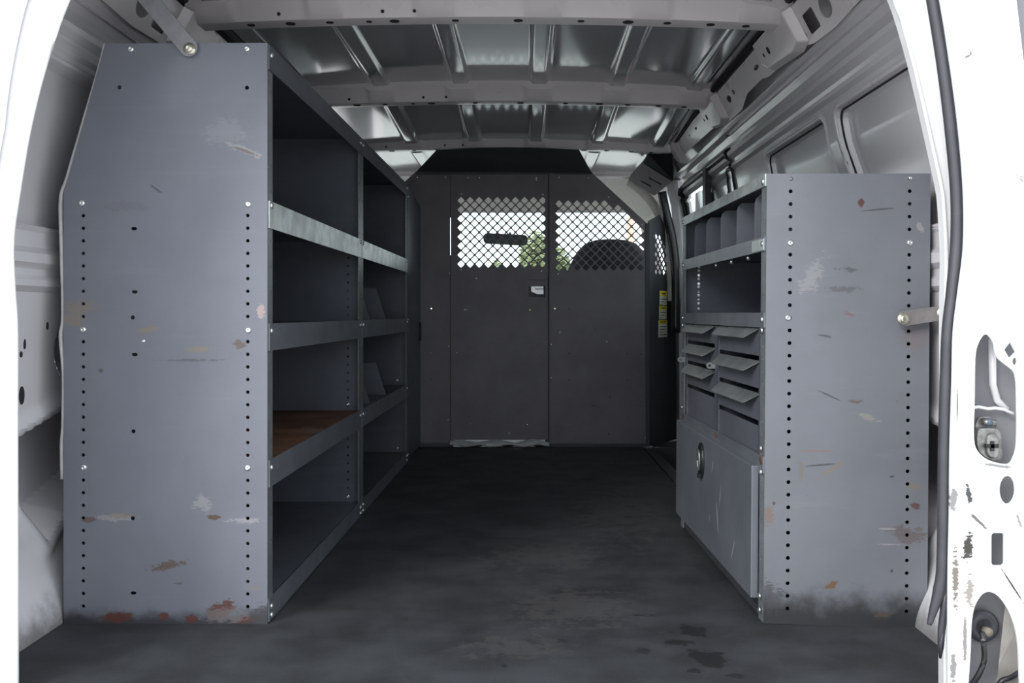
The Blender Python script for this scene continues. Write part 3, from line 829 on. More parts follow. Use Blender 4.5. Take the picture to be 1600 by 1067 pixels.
# ------------------------------------------------------------------ left shelving
HOLE_R = .0036
def left_unit(name, y0, ln, label, end_mat, near, bins, rusty):
    ang = -math.atan(.020 / 2.18)
    R = Matrix.Rotation(ang, 4, 'Z')
    base = Vector((-.521, 2.0, 0)) + R.to_3x3() @ Vector((0, y0, 0))
    u = empty(name, base, (0, 0, ang))
    tag(u, label, 'shelving unit')
    D, H = -.412, 1.170
    prof = [(0, 0), (0, H), (D + .084, H), (D, .868), (D, 0)]
    zs = [.848 - .0254 * k for k in range(33)]
    def holes(extra=()):
        h = [circ(-.0395, z, HOLE_R) for z in zs] + [circ(-.372, z, HOLE_R) for z in zs]
        return h + list(extra)
    ex = []
    if near:
        for px, py in ((209, 357), (210, 456), (210, 554), (208, 927)): ex.append(slot((px - 418) / 776, HC - (py - CY) / 776, .0058, .0032))
        for px, py in ((207, 496), (208, 674), (207, 810), (186, 136), (386, 137)): ex.append(circ((px - 418) / 776, HC - (py - CY) / 776, .0042))
    a = plate('end_panel', prof, holes(ex), .002, end_mat, u, MXZ(0.001))
    plate('end_panel', prof, holes(), .002, M_shelf, u, MXZ(ln - .001))
    ph = [slot(.022, z, .0035, .0055) for z in [.06 + .0508 * k for k in range(21)]]
    for yy, hh in ((.002, ph), (ln - .040, [[(p[0] - .004, p[1]) for p in h] for h in ph])):
        plate('post', [(yy, 0), (yy + .038, 0), (yy + .038, H), (yy, H)], [[(yy + p[0], p[1]) for p in h] for h in hh], .002, M_post, u, MYZ(-.001))
    # shelves, each with a turned-down front lip
    for i, z in enumerate((.850, .602, .326)):
        m1 = M_rustshelf if (rusty and i == 2) else M_shelf
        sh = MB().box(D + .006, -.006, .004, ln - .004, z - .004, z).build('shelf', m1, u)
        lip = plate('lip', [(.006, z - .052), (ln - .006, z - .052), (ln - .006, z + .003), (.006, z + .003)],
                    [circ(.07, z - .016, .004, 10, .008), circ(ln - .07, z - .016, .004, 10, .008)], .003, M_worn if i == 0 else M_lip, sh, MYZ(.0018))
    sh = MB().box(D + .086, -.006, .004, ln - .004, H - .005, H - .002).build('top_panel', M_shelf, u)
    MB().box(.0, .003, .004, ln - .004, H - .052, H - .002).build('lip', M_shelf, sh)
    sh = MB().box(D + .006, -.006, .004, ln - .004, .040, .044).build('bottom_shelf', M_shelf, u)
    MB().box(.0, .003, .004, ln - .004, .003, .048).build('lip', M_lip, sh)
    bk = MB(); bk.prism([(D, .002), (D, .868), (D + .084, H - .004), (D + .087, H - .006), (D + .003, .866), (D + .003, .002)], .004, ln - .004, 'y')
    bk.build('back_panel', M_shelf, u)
    # screws
    if near:
        for px, py in ((127, 317), (388, 319), (129, 515), (388, 516), (130, 731), (387, 731), (204, 76), (386, 76)):
            screw(((px - 418) / 776, 0, HC - (py - CY) / 776), (0, -1, 0), u, .80)
        screw((-.250, 0, HC - (533 - CY) / 776), (0, -1, 0), u, .45)
        es = smoothloop([Vector((D + .084, 0, H)), Vector((D + .072, 0, 1.12)), Vector((D + .028, 0, .97)), Vector((D + .006, 0, .895)), Vector((D - .006, 0, .855)), Vector((D - .004, 0, .75)), Vector((D - .001, 0, .62)), Vector((D - .006, 0, .58)), Vector((D + .000, 0, .50)), Vector((D - .001, 0, .40)), Vector((D - .004, 0, .36)), Vector((D - .003, 0, .29))], 5, False)
        MB().tube([p + Vector((-.002, .008, 0)) for p in es], .0045, 8, 1.8, (0, 1, 0)).build('edge_strip', M_cardboard, u, True)
    for z in (.845, .590, .312, .030):
        for yy in (.022, ln - .022):
            screw((.003, yy, z), (1, 0, 0), u, .85)
    screw((.003, .022, .012), (1, 0, 0), u, .85); screw((.003, ln - .022, .012), (1, 0, 0), u, .85)
    screw((.003, .022, 1.15), (1, 0, 0), u, .85); screw((.003, ln - .022, 1.15), (1, 0, 0), u, .85)
    for z in (.060, .036, .345):
        screw((-.0395, ln - .002, z), (0, -1, 0), u, .8)
    if bins:
        for z in (.602, .326):
            for yy in (.235, .595):
                MB().prism([(-.012, z), (-.050, z + .118), (-.40, z + .118), (-.40, z)], yy, yy + .0022, 'y').build('bin_divider', M_shelf, u)
    return u
left_unit('shelving_unit', 0.0, 1.072, 'tall grey steel shelving unit nearest on the left, with a rusty perforated end panel', M_left_end, True, False, True)
left_unit('shelving_unit', 1.074, 1.10, 'tall grey steel shelving unit on the left, farther in, with slanted bin dividers', M_shelf, False, True, False)
ang = -math.atan(.020 / 2.18)
fb = Vector((-.521, 2.0, 0)) + Matrix.Rotation(ang, 3, 'Z') @ Vector((0, 2.176, 0))
fp = empty('filler_panel', fb, (0, 0, ang)); tag(fp, 'narrow flat grey panel closing the gap between left shelving and partition', 'panel')
plate('sheet', [(0, .012), (.478, .012), (.478, 1.125), (.05, 1.165), (0, 1.165)], [slot(.44, .52, .012, .011)], .003, M_post and M_shelf, fp, MYZ(0))
MB().box(-.06, .0, .0, .004, .012, 1.16).build('side_flange', M_shelf, fp)
o = MB().box(.001, .008, .425, .455, .50, .585).build('hinge', M_dark_fill, fp)
for z in (.03, 1.12, .60): screw((.0015, .020, z), (1, 0, 0), fp, .7)
screw((.0015, .455, .035), (1, 0, 0), fp, .7)

# strap brackets
def strap(name, a, b, wdt, t, mat, label, bolts, nrm=(0, -1, 0), over=.014):
    a, b = Vector(a), Vector(b)
    root = empty(name, a); tag(root, label, 'bracket')
    d = (b - a); L_ = d.length; d.normalize()
    n = Vector(nrm); n = (n - d * n.dot(d)).normalized()
    s = d.cross(n)
    M = Matrix((( d.x, s.x, n.x, 0), (d.y, s.y, n.y, 0), (d.z, s.z, n.z, 0), (0, 0, 0, 1)))
    o = plate('strap', slot(L_ / 2, 0, L_ / 2 + over, wdt / 2, 8), [], t, mat, root, M)
    bevel(o, .0006)
    for f in bolts:
        q = d * (L_ * f) + n * (t / 2)
        MB().lathe(q, n, [(.0001, 0), (.0125, 0), (.0125, .002), (.0085, .002), (.0080, .008), (.004, .009), (.0001, .009)], 12).build('bolt', M_gold, root, True)
    return root
strap('strap_bracket', W(297, 77, 1.994), W(150, -100, 1.994), .036, .004, M_strap_l, 'grey flat strap bracket bolted to the top of the tall left end panel', (0.0,))
strap('strap_bracket', W(1411, 498, 1.955), W(1477, 488, 1.955), .029, .004, M_strap, 'short brownish strap bracket bolted to the right end panel', (0.0, .93), over=.012)

# ------------------------------------------------------------------ right shelving
def right_unit():
    u = empty('shelving_unit', (.478, 2.0, .001), (0, math.radians(.45), math.radians(1.35)))
    tag(u, 'short grey steel shelving unit on the right with perforated end panel and divided top shelf', 'shelving unit')
    D, H, LN, rk = .322, .906, .930, -math.radians(5.0)
    prof = [(0, 0), (D, 0), (D, H), (0, H)]
    zs = [HC - (py - CY) / 776 for py in [280 + 19.72 * k for k in range(35)]]
    hl = [circ(.0475, z, .0040) for z in zs] + [circ(.2815, z + .0005, .0038) for z in zs]
    o = plate('end_panel', prof, hl, .002, M_right_end, u, MXZ(.001, rk))
    z2 = [.125 + .0245 * k for k in range(30)]
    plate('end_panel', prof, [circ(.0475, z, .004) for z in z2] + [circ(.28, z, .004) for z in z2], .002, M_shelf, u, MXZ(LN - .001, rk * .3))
    ph = [slot(.020, z, .003, .005) for z in [.05 + .0254 * k for k in range(33)]]
    for yy in (.002, LN - .040):
        plate('post', [(yy, 0), (yy + .038, 0), (yy + .038, H), (yy, H)], [[(yy + p[0], p[1]) for p in h] for h in ph], .002, M_post, u, MYZ(.001))
    MB().prism([(D - .003, .0), (D, .0), (D, H), (D - .003, H)], .004 - .028, LN - .004, 'y').build('back_panel', M_shelf, u)
    # top tray: lip, dividers, and its floor with lip
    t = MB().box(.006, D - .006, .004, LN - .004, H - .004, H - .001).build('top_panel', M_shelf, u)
    plate('lip', [(.004, H - .024), (LN - .004, H - .024), (LN - .004, H), (.004, H)], [circ(.07, H - .012, .003, 10, .005), circ(.28, H - .012, .003, 10, .005), circ(.50, H - .012, .003, 10, .005)], .003, M_worn, t, MYZ(-.0016))
    for yy in (.135, .298, .465, .64, .80):
        plate('divider', [(p[0], p[1]) for p in [(.010, .779), (.010, .862), (.013, .872), (.022, .880), (.30, .880), (.30, .779)]], [], .002, M_drawer, u, MXZ(yy))
    t = MB().box(.006, D - .006, .004, LN - .004, .774, .777).build('shelf', M_shelf, u)
    plate('lip', [(.004, .751), (LN - .004, .751), (LN - .004, .780), (.004, .780)], [circ(.085, .766, .003, 10, .005), circ(.60, .766, .003, 10, .005)], .003, M_lip, t, MYZ(-.0016))
    MB().box(-.0042, -.0030, .006, .10, .753, .776).build('worn_patch', M_worn, t)
    for yy in (.135, .298, .465, .64):
        h = MB(); h.lathe((.03, yy - .03, .7745), (0, 0, -1), [(.0001, 0), (.006, 0), (.006, .010), (.0035, .012), (.0035, .016), (.0065, .018), (.006, .027), (.0001, .029)], 10)
        h.build('hook_screw', M_screw, t, True)
    for k in range(5): MB().lathe((.0475, LN - .0020, .655 + .0241 * k), (0, -1, 0), [(.0001, 0), (.0047, 0), (.0040, .0015), (.0001, .002)], 12).build('backlit_dot', M_white_dot, u, True)  # white discs painting the daylight seen through the end panel's holes
    t = MB().box(.006, D - .006, .004, LN - .004, .619, .622).build('shelf', M_shelf, u)
    plate('lip', [(.004, .596), (LN - .004, .596), (LN - .004, .626), (.004, .626)], [circ(.075, .611, .003, 10, .005), circ(.38, .611, .003, 10, .004), (circ(.25, .611, .0025, 10, .004))], .003, M_lip, t, MYZ(-.0016))
    t = MB().box(.006, D - .006, .004, LN - .004, .318, .322).build('shelf', M_shelf, u)
    MB().box(-.003, .0, .004, LN - .004, .302, .335).build('lip', M_lip, t)
    M_sr = paint('small_rust', (.12, .05, .03), .8, 0, .5, 60)
    for ya, yb in ((.43, .46), (.87, .905), (.008, .03)): MB().prism([(ya, .320), (ya + .01, .334), (yb - .008, .335), (yb, .326), (yb - .01, .317)], -.0036, -.0028, 'x').build('rust_patch', M_sr, t)
    MB().box(.003, D - .006, .004, LN - .004, .020, .024).build('bottom_shelf', M_shelf, u)
    MB().box(.003, .006, .004, LN - .004, .003, .040).build('kick_strip', M_part_dark, u)
    # lower cabinet door
    d = bevel(MB().box(-.0165, -.001, .040, LN - .008, .040, .312).build('cabinet_door', M_door, u), .002)
    # latch: black dish with a chrome D ring
    c = Vector((-.0165, .545, .248))
    dish = MB(); dish.prism([(p[0] + c.y, p[1] + c.z) for p in circ(0, 0, .034, 28, .046)], c.x - .006, c.x + .001, 'x')
    o = bevel(dish.build('latch_dish', M_black, d), .0015)
    ring = [Vector((c.x - .009, c.y + .013 * math.cos(a), c.z + .026 * math.sin(a))) for a in [2 * math.pi * k / 24 for k in range(25)]]
    MB().tube(ring, .0030, 8, 1, (1, 0, 0)).build('latch_ring', M_metal, d, True)
    MB().box(c.x - .010, c.x - .002, c.y - .010, c.y + .010, c.z - .045, c.z - .034).build('latch_hinge', M_black, d)
    # screws
    for px, py in ((1230, 380), (1227, 497)): screw(((px - 1193) / 776, .0 - (px - 1193) / 776 * .087, HC - (py - CY) / 776), (0, -1, 0), u, .80)
    screw((.2815, -.0245, HC - (379 - CY) / 776), (0, -1, 0), u, .80)
    screw((.0475, -.004, HC - (280 - CY) / 776), (0, -1, 0), u, .55, M_lip); screw((.2815, -.0245, HC - (279 - CY) / 776), (0, -1, 0), u, .5)
    for z in (.892, .766, .612, .590, .350, .302, .050, .022):
        screw((-.0030, .020, z), (-1, 0, 0), u, .8)
        if z > .2: screw((-.0030, LN - .02, z), (-1, 0, 0), u, .8)
    return u
ru = right_unit()
bpy.context.view_layer.update()
RUM = ru.matrix_world.copy()

def drawer_box(y0, y1, zs, label, group_tag):
    """drawer module resting on the shelf above the cabinet door"""
    root = empty('drawer_cabinet')
    root.matrix_world = RUM @ Matrix.Translation((0, y0, .3225))
    tag(root, label, 'drawer cabinet')
    w = y1 - y0
    h = .594 - .3225
    b = MB()
    b.box(.0015, .28, 0, .0025, 0, h); b.box(.0015, .28, w - .0025, w, 0, h); b.box(.0015, .28, .0025, w - .0025, 0, .003); b.box(.0015, .28, .0025, w - .0025, h - .003, h); b.box(.277, .28, .0025, w - .0025, .003, h - .003)
    b.box(.0015, .004, .0025, .012, .003, h - .003); b.box(.0015, .004, w - .030, w - .0025, .003, h - .003)
    b.build('body', M_shelf, root)
    zs = [z - .3225 for z in zs]
    ends = zs[1:] + [None]
    for i, z in enumerate(zs):
        zb = ends[i] + .012 if ends[i] is not None else z - .055
        yl, yr = .014, w - .032
        dr = bevel(MB().box(.004, .27, yl, yr, zb, z - .004).build('drawer', M_drawer, root), .0012)
        pu = MB()
        # scoop pull: plate sloping out and down, with clipped corners
        A = [(.005, yl, z + .002), (.005, yr, z + .002), (-.017, yr - .006, z - .017), (-.020, yr - .016, z - .020), (-.020, yl + .050, z - .020), (-.017, yl + .040, z - .017)]
        pu.add(A + [(x, y, zz - .0018) for x, y, zz in A], [(0, 1, 2, 3, 4, 5), (11, 10, 9, 8, 7, 6)] + [(i, (i + 1) % 6, (i + 1) % 6 + 6, i + 6) for i in range(6)])
        pu.build('pull', M_pull, dr)
    bevel(MB().box(.004, .008, .012, w - .030, .004, zs[-1] - .066).build('blank_front', M_drawer, root), .0012)
    return root
dl = drawer_box(.045, .470, (.594, .524, .456), 'grey steel drawer cabinet in the right shelving, nearer of the pair', 1)
d2 = drawer_box(.474, .888, (.594, .536, .478), 'grey steel drawer cabinet in the right shelving, farther of the pair and narrower in view', 2)
for root, y, z in ((d2, -.004 + .012, .172), (d2, .414 - .0, .168)):
    t = plate('hasp_tab', [(p[0], p[1]) for p in [(.003, -.008), (.003, .008), (-.014, .008), (-.019, .005), (-.021, 0), (-.019, -.005), (-.014, -.008)]], [circ(-.012, 0, .0036)], .002, M_post, root, Matrix.Translation((0, y, z)) @ MXZ(0))

# ------------------------------------------------------------------ partition
YP = 4.68
def pp(px, py): return ((px - CX) / F * YP, HC - (py - CY) / F * YP)
bp = empty('bulkhead_partition', (0, YP, 0)); tag(bp, 'charcoal steel bulkhead partition with mesh windows across the front of the cargo bay', 'partition')
def diamonds(px0, py0, nx, ny, pitch, keep=lambda x, y: True, hw=5.9):
    out = []
    for r in range(2 * ny - 1):
        for c in range(nx if r % 2 == 0 else nx - 1):
            x = px0 + pitch * (c + (.5 if r % 2 else 0)); y = py0 + pitch * .5 * r
            if not keep(x, y): continue
            k = .22
            pts = []
            for a, b in ((1, 0), (0, 1), (-1, 0), (0, -1)):
                n_ = (-b, a)
                pts += [(a * (1 - k) - n_[0] * k, b * (1 - k) - n_[1] * k), (a * .93, b * .93), (a * (1 - k) + n_[0] * k, b * (1 - k) + n_[1] * k)]
            out.append([pp(x + p * hw, y + q * hw) for p, q in pts])
    return out
drk = [circ(*pp(x, y), .0035, 8) for x, y in ((676, 551), (676, 593), (676, 661), (712, 552), (735, 661), (829, 484))]
plate('side_panel', [pp(560, 700), pp(703.4, 700), pp(703.4, 268), pp(650, 268), pp(560, 350)], [circ(*pp(x, y), .0035, 8) for x, y in ((673, 551), (673, 593), (673, 661), (674, 482))], .004, M_part, bp, MXZ(0))
dp = plate('door_panel', [pp(704.6, 687), pp(856, 687), pp(856, 271), pp(704.6, 271)],
           diamonds(720.5, 313.5, 10, 8, 14.15) + [circ(*pp(x, y), .0035, 8) for x, y in ((714, 551), (735, 661), (828, 484))] + [[pp(826, 447), pp(852, 447), pp(852, 464), pp(826, 464)]], .004, M_part, bp, MXZ(-.004))
diag = lambda x, y: y > 348 + (x - 1010) * (348 - 272) / (1010 - 925) + 17
rpan = plate('side_panel', [pp(858.6, 698), pp(1012, 694), pp(1012, 350), pp(925, 270), pp(858.6, 270)],
             diamonds(873.5, 318.5, 10, 8, 14.15, lambda x, y: diag(x, y)) + [circ(*pp(x, y), .0035, 8) for x, y in ((867, 482), (890, 483), (981, 483), (875, 519), (930, 515), (953, 515), (867, 551), (889, 552), (980, 553), (1002, 553), (889, 594), (980, 594), (953, 620), (928, 634), (889, 663), (951, 678))],
             .004, M_part, bp, MXZ(0))
# wing turned forward beside the seat
wA, wB = Vector((.575, .0, 0)), Vector((.765, .29, 0))
dW = (wB - wA); wl_n = dW.length; dW.normalize()
MW = Matrix(((dW.x, 0, dW.y, wA.x), (dW.y, 0, -dW.x, wA.y), (0, 1, 0, 0), (0, 0, 0, 1)))
def wd_holes():
    out = []
    for r in range(9):
        for c in range(5):
            a = .085 + .042 * (c + (.5 if r % 2 else 0)); b = .825 + .021 * r
            if a > .30 or b > 1.02 - (a - .085) * .55: continue
            out.append([(a + p * .0175, b + q * .0175) for p, q in ((1, 0), (0, 1), (-1, 0), (0, -1))])
    return out
wing = plate('wing_panel', [(0, 0), (wl_n, 0), (wl_n, .92), (.12, 1.10), (0, 1.06)], wd_holes(), .004, M_part_dark, bp, MW)
MB().box(-.012, .006, -.006, .014, 0, 1.05, Matrix.Translation(wA)).build('corner_post', M_part_dark, bp)
# canopy leaning back up to the roof beam
can = MB()
q = [W(650, 269, YP), W(925, 271, YP), W(905, 235, 4.40), W(682, 232, 4.40)]
q[2].z = q[3].z = 1.348
q = [v - Vector((0, YP, 0)) for v in q]
mid = [(q[3] * (1 - k / 6) + q[2] * (k / 6)) for k in range(1, 6)]
for k, v in enumerate(mid): v.z += .012 * math.sin(math.pi * (k + 1) / 6)
lst = [q[0], q[1], q[2]] + mid[::-1] + [q[3]]
nl = len(lst)
can.add([v for v in lst] + [v + Vector((0, .004, .003)) for v in lst], [tuple(range(nl)), tuple(range(2 * nl - 1, nl - 1, -1))] + [(i, (i + 1) % nl, (i + 1) % nl + nl, i + nl) for i in range(nl)])
can.build('canopy', M_part_dark, bp)
MB().box(q[0].x, q[1].x, -.007, -.0025, q[0].z - .012, q[0].z + .002).build('bend_strip', M_part_dark, bp)
for z0_, z1_ in ((0, .90), (1.078, 1.285)): MB().box(pp(701, 0)[0], pp(708, 0)[0], .003, .010, z0_, z1_).build('seam_light_block', M_part_dark, bp)  # added strips behind the door seam, blocking daylight except at one slit
MB().box(pp(852, 0)[0], pp(864, 0)[0], .004, .012, 0, 1.285).build('seam_light_block', M_part_dark, bp)  # added strip blocking daylight through the other seam
MB().box(pp(858.6, 0)[0], pp(865, 0)[0], -.012, -.002, .0, pp(0, 272)[1]).build('door_jamb', M_part, bp)
bl = MB(); bl.box(pp(655, 0)[0], pp(704, 0)[0], -.014, -.002, 0, .016); bl.box(pp(858, 0)[0], pp(1010, 0)[0], -.014, -.002, 0, .014); bl.build('floor_angle', M_part_dark, bp)
# recessed slam latch on the partition door
lp_ = [pp(822, 432), pp(857, 470)]
MB().box(lp_[0][0], lp_[1][0], .004, .012, lp_[1][1], lp_[0][1]).build('latch_pocket', M_part_dark, dp)
lf = plate('latch_frame', [pp(821, 432), pp(855.5, 432), pp(855.5, 471), pp(821, 471)], [[pp(826, 437), pp(852, 437), pp(852, 466), pp(826, 466)]], .008, M_part, dp, MXZ(-.008))
lv = MB(); lv.prism([pp(829.5, 447), pp(849.5, 447), pp(849.5, 460), pp(839, 460), pp(829.5, 456)], -.012, -.002, 'y')
bevel(lv.build('latch_paddle', paint('bright_paddle', (.80, .81, .80), .32, .3, .05, 20), dp), .002)
MB().box(pp(836, 0)[0], pp(850, 0)[0], -.0135, -.0115, pp(0, 452.2)[1], pp(0, 451)[1]).build('paddle_slot', M_dark_fill, dp)
for i, (px, py) in enumerate(((731, 278), (749, 278), (838, 278), (838, 281), (721, 303), (848, 304), (720, 422), (846, 424), (744, 435), (726, 484), (796, 677), (729, 484), (824, 663))):
    x, z = pp(px, py); screw((x, -.006, z), (0, -1, 0), dp, .50)
for i, (px, py) in enumerate(((652, 277), (696, 277), (873, 277), (919, 278), (951, 308), (872, 428), (702, 427), (701, 541), (700, 656), (861, 538), (861, 590), (1009, 577), (1008, 684), (1010, 469), (963, 694), (948, 534), (1003, 351))):
    x, z = pp(px, py); screw((x, -.002 if px not in (861,) else -.012, z), (0, -1, 0), bp, .45)

# warning stickers on the wing
def sticker(a0, a1, b0, b1, head, lines, label):
    root = empty('warning_sticker', (0, YP, 0)); tag(root, label, 'sticker', 'warning stickers on the partition wing')
    def slab(name, aa, ab, ba, bb, mat, par, lift):
        M = MW @ Matrix(((1, 0, 0, 0), (0, 1, 0, 0), (0, 0, -1, 0), (0, 0, 0, 1))) if False else MW
        return plate(name, [(aa, ba), (ab, ba), (ab, bb), (aa, bb)], [], .0006, mat, par, MW @ Matrix.Translation((0, 0, lift)))
    s = slab('sheet', a0, a1, b0, b1, M_sticker, root, LIFT)
    slab('header', a0, a1, b1 - head, b1, M_yellow, root, LIFT * 1.25)
    for k in range(lines):
        z = b1 - head - .012 - k * .013
        if z - .004 > b0: slab('print_line', a0 + .012, a1 - .012 - .02 * (k % 3), z - .0035, z, M_ink, root, LIFT * 1.25)
    slab('header_print', a0 + .02, a1 - .02, b1 - head * .65, b1 - head * .4, M_ink, root, LIFT * 1.4)
    return root
LIFT = .0032
if (MW.to_3x3() @ Vector((0, 0, 1))).y > 0: LIFT = -LIFT
sticker(.118, .198, .666, .735, .026, 3, 'topmost small white warning sticker with yellow header on the dark wing panel')
sticker(.112, .196, .598, .662, .018, 3, 'middle small white warning sticker with yellow header on the dark wing panel')
sticker(.104, .204, .512, .594, .018, 4, 'lowest and longest white warning sticker on the dark wing panel')

# crumpled pale threshold strip under the partition door
ts = []
n = 60
for k in range(n + 1):
    t = k / n
    x = pp(703, 0)[0] + (pp(858, 0)[0] - pp(703, 0)[0]) * t
    h = .018 + .008 * math.sin(t * 17) * (0.4 + .6 * t)
    ts.append([Vector((x, 4.672 + .003, .003 + .004 * math.sin(t * 19))), Vector((x, 4.645 + .006 * math.sin(t * 14), .006 + .005 * math.sin(t * 22 + 1))), Vector((x, 4.640 + .006 * math.sin(t * 14), .010 + .005 * math.sin(t * 22 + 1))),
               Vector((x, 4.662, .012 + h * .6)), Vector((x, 4.668, .010 + h)), Vector((x, 4.674, .008 + h))])
o = MB().loft(ts).build('threshold_strip', M_plastic, None, True)
tag(o, 'crumpled pale plastic strip on the floor under the partition door', 'strip')

# ------------------------------------------------------------------ cab beyond the partition
cb = MB()
cb.prism([(5.16, 1.43), (5.16, 1.362), (5.175, 1.356), (5.18, 1.342), (5.22, 1.334), (5.30, 1.345), (5.30, 1.43)], -.90, .66, 'x')
tag(cb.build('trim_8', M_bow), 'grey roof crossbar beyond the partition canopy', 'roof beam', kind='structure')
hl_ = MB(); hl_.prism([(5.70, 1.42), (5.70, 1.385), (6.05, 1.34), (6.30, 1.264), (6.33, 1.275), (6.05, 1.375)], -.95, .80, 'x')
tag(hl_.build('ceiling', M_headliner), 'pale grey cab headliner above the windscreen', 'headliner', kind='structure')
for s, nm, lab in ((1, 'wall_cab_right', 'dark lower cab side beside the seat'), (-1, 'wall_cab_left', 'dark lower cab side on the driver side')):
    w = MB()
    X = (lambda x: x) if s > 0 else (lambda x: -x - .16)
    def bx(x0, x1, y0, y1, z0, z1):
        a, b = sorted((X(x0), X(x1))); w.box(a, b, y0, y1, z0, z1)
    bx(.86, .90, 4.80, 7.1, -.35, .70)
    bx(.84, .90, 4.80, 4.93, .86, 1.22)
    w.prism([(X(.85), .68), (X(.91), .68), (X(.78), 1.30), (X(.72), 1.30)], 6.28, 6.36, 'y')
    bx(.70, .80, 4.80, 6.36, 1.27, 1.45)
    tag(w.build(nm, M_trimgrey), lab, 'wall', kind='structure')
# B pillar trim, curved, running up to the roof beside the partition wing
bpil = MB()
path = smoothloop([W(1052, 470, 4.86), W(1047, 400, 4.86), W(1036, 352, 4.86), W(1022, 322, 4.86), W(1004, 300, 4.88), W(984, 285, 4.92)], 6, False)
bpil.tube(path, [.030] * 12 + [.022] * (len(path) - 12), 12, 1.0, (0, 1, 0))
tag(bpil.build('trim_9', M_headliner, None, True), 'pale curved pillar trim between partition edge and sliding door', 'trim', kind='structure')
bp2 = MB()
path = smoothloop([W(1056, 520, 4.79), W(1056, 430, 4.79), W(1050, 372, 4.79), W(1040, 330, 4.79), W(1034, 300, 4.79)], 6, False)
bp2.tube(path, .022, 12, 1.0, (0, 1, 0))
tag(bp2.build('trim_10', M_black, None, True), 'black rubber seal on the front edge of the sliding door opening', 'trim', kind='structure')

bpr = MB()
bpr.loft([[Vector((xi, 4.83, z)), Vector((xi + .03, 4.81, z)), Vector((xi + .06, 4.81, z)), Vector((xi + .06, 4.95, z)), Vector((xi + .03, 4.95, z)), Vector((xi, 4.93, z))] for xi, z in ((.745, -.3), (.745, .3), (.74, .7), (.725, .95), (.705, 1.15), (.675, 1.27), (.64, 1.40))])
tag(bevel(bpr.build('trim_11', M_inner), .006, 3), 'grey front post of the sliding door opening', 'post', kind='structure')
hc = empty('track_cover', W(1015, 280, 4.62)); tag(hc, 'grey slotted cover box under the roof corner above the sliding door', 'cover')
def hloc(px, py, Y): return W(px, py, Y) - W(1015, 280, 4.62)
f = [hloc(982, 281, 4.70), hloc(1005, 255, 4.58), hloc(1050, 284, 4.50), hloc(1022, 306, 4.66)]
fb_ = [v + Vector((.03, .16, .05)) for v in f]
MB().add(f + fb_, [(0, 1, 2, 3), (7, 6, 5, 4), (0, 1, 5, 4), (1, 2, 6, 5), (2, 3, 7, 6), (3, 0, 4, 7)]).build('cover', M_trimgrey, hc)
nrm = (f[1] - f[0]).cross(f[3] - f[0]).normalized()
if nrm.y > 0: nrm = -nrm
for (a, b) in (((.30, .32), (.33, .68)), ((.62, .45), (.66, .85))):
    def q2(s, t): return (f[0] * (1 - s) + f[1] * s) * (1 - t) + (f[3] * (1 - s) + f[2] * s) * t + nrm * .0015
    MB().tube([q2(a[0], a[1]), q2(b[0] , b[1])], .0052, 8).build('slot', M_dark_fill, hc, True)
g_ = [hloc(1005, 254, 4.57), hloc(1012, 240, 4.50), hloc(1048, 239, 4.44), hloc(1057, 268, 4.42), hloc(1052, 282, 4.48)]
gb_ = [v + Vector((.02, .16, .03)) for v in g_]
MB().add(g_ + gb_, [(0, 1, 2, 3, 4), (9, 8, 7, 6, 5)] + [(i, (i + 1) % 5, (i + 1) % 5 + 5, i + 5) for i in range(5)]).build('shroud', M_black, hc)

# windscreen, dashboard, bonnet side
gp = MB(); gp.add([(-.94, 7.05, .42), (.78, 7.05, .42), (.72, 6.31, 1.268), (-.88, 6.31, 1.268)], [(0, 1, 2, 3)])
o = gp.build('window_3', M_glass); o.modifiers.new('t', 'SOLIDIFY').thickness = .005
tag(o, 'windscreen seen through the partition mesh', 'window', kind='structure')
db = MB(); db.prism([(6.02, .15), (6.02, .34), (6.12, .42), (7.05, .42), (7.05, -.3), (6.2, -.3)], -.95, .80, 'x')
tag(db.build('dashboard', M_black), 'black dashboard below the windscreen, behind the partition', 'dashboard', kind='structure')

bo = MB(); bo.loft([[Vector((-.08 + .95 * k * (1 - .04 * j), y_, z_ - .06 * k * k)) for k in (-1, -.8, -.4, 0, .4, .8, 1)] + [Vector((-.08 + .95 * k, y_, z_ - .35)) for k in (1, -1)] for j, (y_, z_) in enumerate(((7.08, .40), (7.5, .34), (7.9, .24), (8.1, .10)))])
tag(bo.build('bonnet', M_white, None, True), 'white van bonnet ahead of the windscreen', 'bonnet', kind='structure')
st = empty('passenger_seat', (.43, 5.10, -.014)); tag(st, 'dark cloth passenger seat seen through the right mesh window', 'seat')
def seat_ring(z, hw, dp_, yc, n=28, e=3.0):
    r = []
    for k in range(n):
        a = 2 * math.pi * k / n
        c, s = math.cos(a), math.sin(a)
        r.append(Vector((hw * math.copysign(abs(c) ** (2 / e), c), yc + dp_ * math.copysign(abs(s) ** (2 / e), s), z)))
    return r
b = MB(); b.loft([seat_ring(z, hw, d_, yc) for z, hw, d_, yc in ((.36, .24, .08, .0), (.55, .255, .085, -.01), (.72, .25, .08, -.025), (.82, .235, .07, -.035), (.89, .205, .065, -.04), (.955, .170, .06, -.045), (.995, .130, .05, -.045), (1.012, .08, .035, -.045), (1.017, .03, .015, -.045))])
b.build('backrest', M_seat, st, True)
b = MB(); b.loft([seat_ring(z, .25, .25, .28) for z in (.26, .30, .40, .42)]); b.build('cushion', M_seat, st, True)
b = MB(); b.box(-.2, .2, .08, .48, .0, .26); b.build('seat_base', M_black, st)

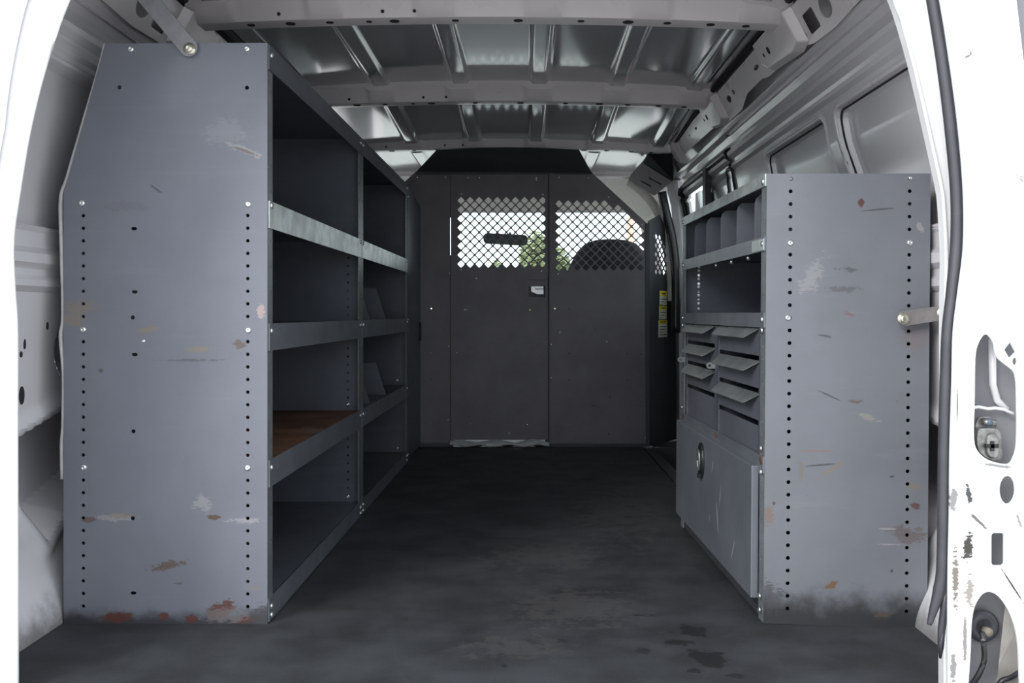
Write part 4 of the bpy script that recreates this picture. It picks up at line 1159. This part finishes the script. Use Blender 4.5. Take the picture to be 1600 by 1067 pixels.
rm = empty('rear_view_mirror', W(790, 374, 6.05)); tag(rm, 'dark rear view mirror on the windscreen behind the left mesh window', 'mirror')
b = MB(); R_ = Matrix.Rotation(math.radians(3.0), 4, 'Y')
b.prism(rrect(-.135, .135, -.032, .032, .025, 6), -.02, .02, 'y', R_); bevel(b.build('mirror_housing', plain('dark_mirror', (.06, .068, .072), .4), rm), .004)
MB().tube([(.025, .01, .02), (.025, .12, .05), (.025, .30, .03)], .008, 8).build('mirror_stalk', M_black, rm, True)

# ------------------------------------------------------------------ outside ahead of the van
def tree(label, x, y, h, rx, rz, n, seed, lean=0.0):
    rnd = random.Random(seed)
    root = empty('bushy_tree', (x, y, -.72)); tag(root, label, 'tree')
    MB().tube([(0, 0, 0), (.03, 0, h * .5), (lean, 0, h * .85)], [.07, .05, .02], 8).build('trunk', M_bark, root, True)
    b = MB()
    blobs = [(rnd.uniform(-.6, .6) * rx, rnd.uniform(-.5, .5) * rx, h - rz + rnd.uniform(-.7, .6) * rz, rnd.uniform(.35, .6)) for _ in range(14)]
    for _ in range(n):
        bx_, by_, bz_, bs = rnd.choice(blobs)
        d = Vector((rnd.gauss(0, 1), rnd.gauss(0, 1), rnd.gauss(0, 1))).normalized() * (rnd.random() ** .4)
        c = Vector((bx_ + d.x * rx * bs, by_ + d.y * rx * bs, bz_ + d.z * rz * bs))
        q = Matrix.Rotation(rnd.uniform(0, 6.3), 3, 'Z') @ Matrix.Rotation(rnd.uniform(0, 6.3), 3, 'X')
        s = rnd.uniform(.05, .11)
        b.add([c + q @ Vector(v) for v in ((-s, 0, 0), (0, -s * .5, .01), (s, 0, 0), (0, s * .5, .01))], [(0, 1, 2, 3)])
    b.build('foliage', M_leaf, root)
    return root
tree('green bushy tree seen through the mesh beside the partition door edge', .48, 24, 3.25, .86, 1.45, 10000, 3)
tree('small thin green tree seen through the lower middle of the left mesh window', -.68, 26, 2.8, .22, .45, 260, 8)
pb = MB(); pb.prism([(-.09, -.72), (.09, -.72), (.085, 3.0), (.0, 3.08), (-.085, 3.0)], 24.9, 25.1, 'y', Matrix.Translation((2.62, 0, 0)))
tag(pb.build('post', M_pole), 'salmon coloured post outside, at the right of the right mesh window', 'post')
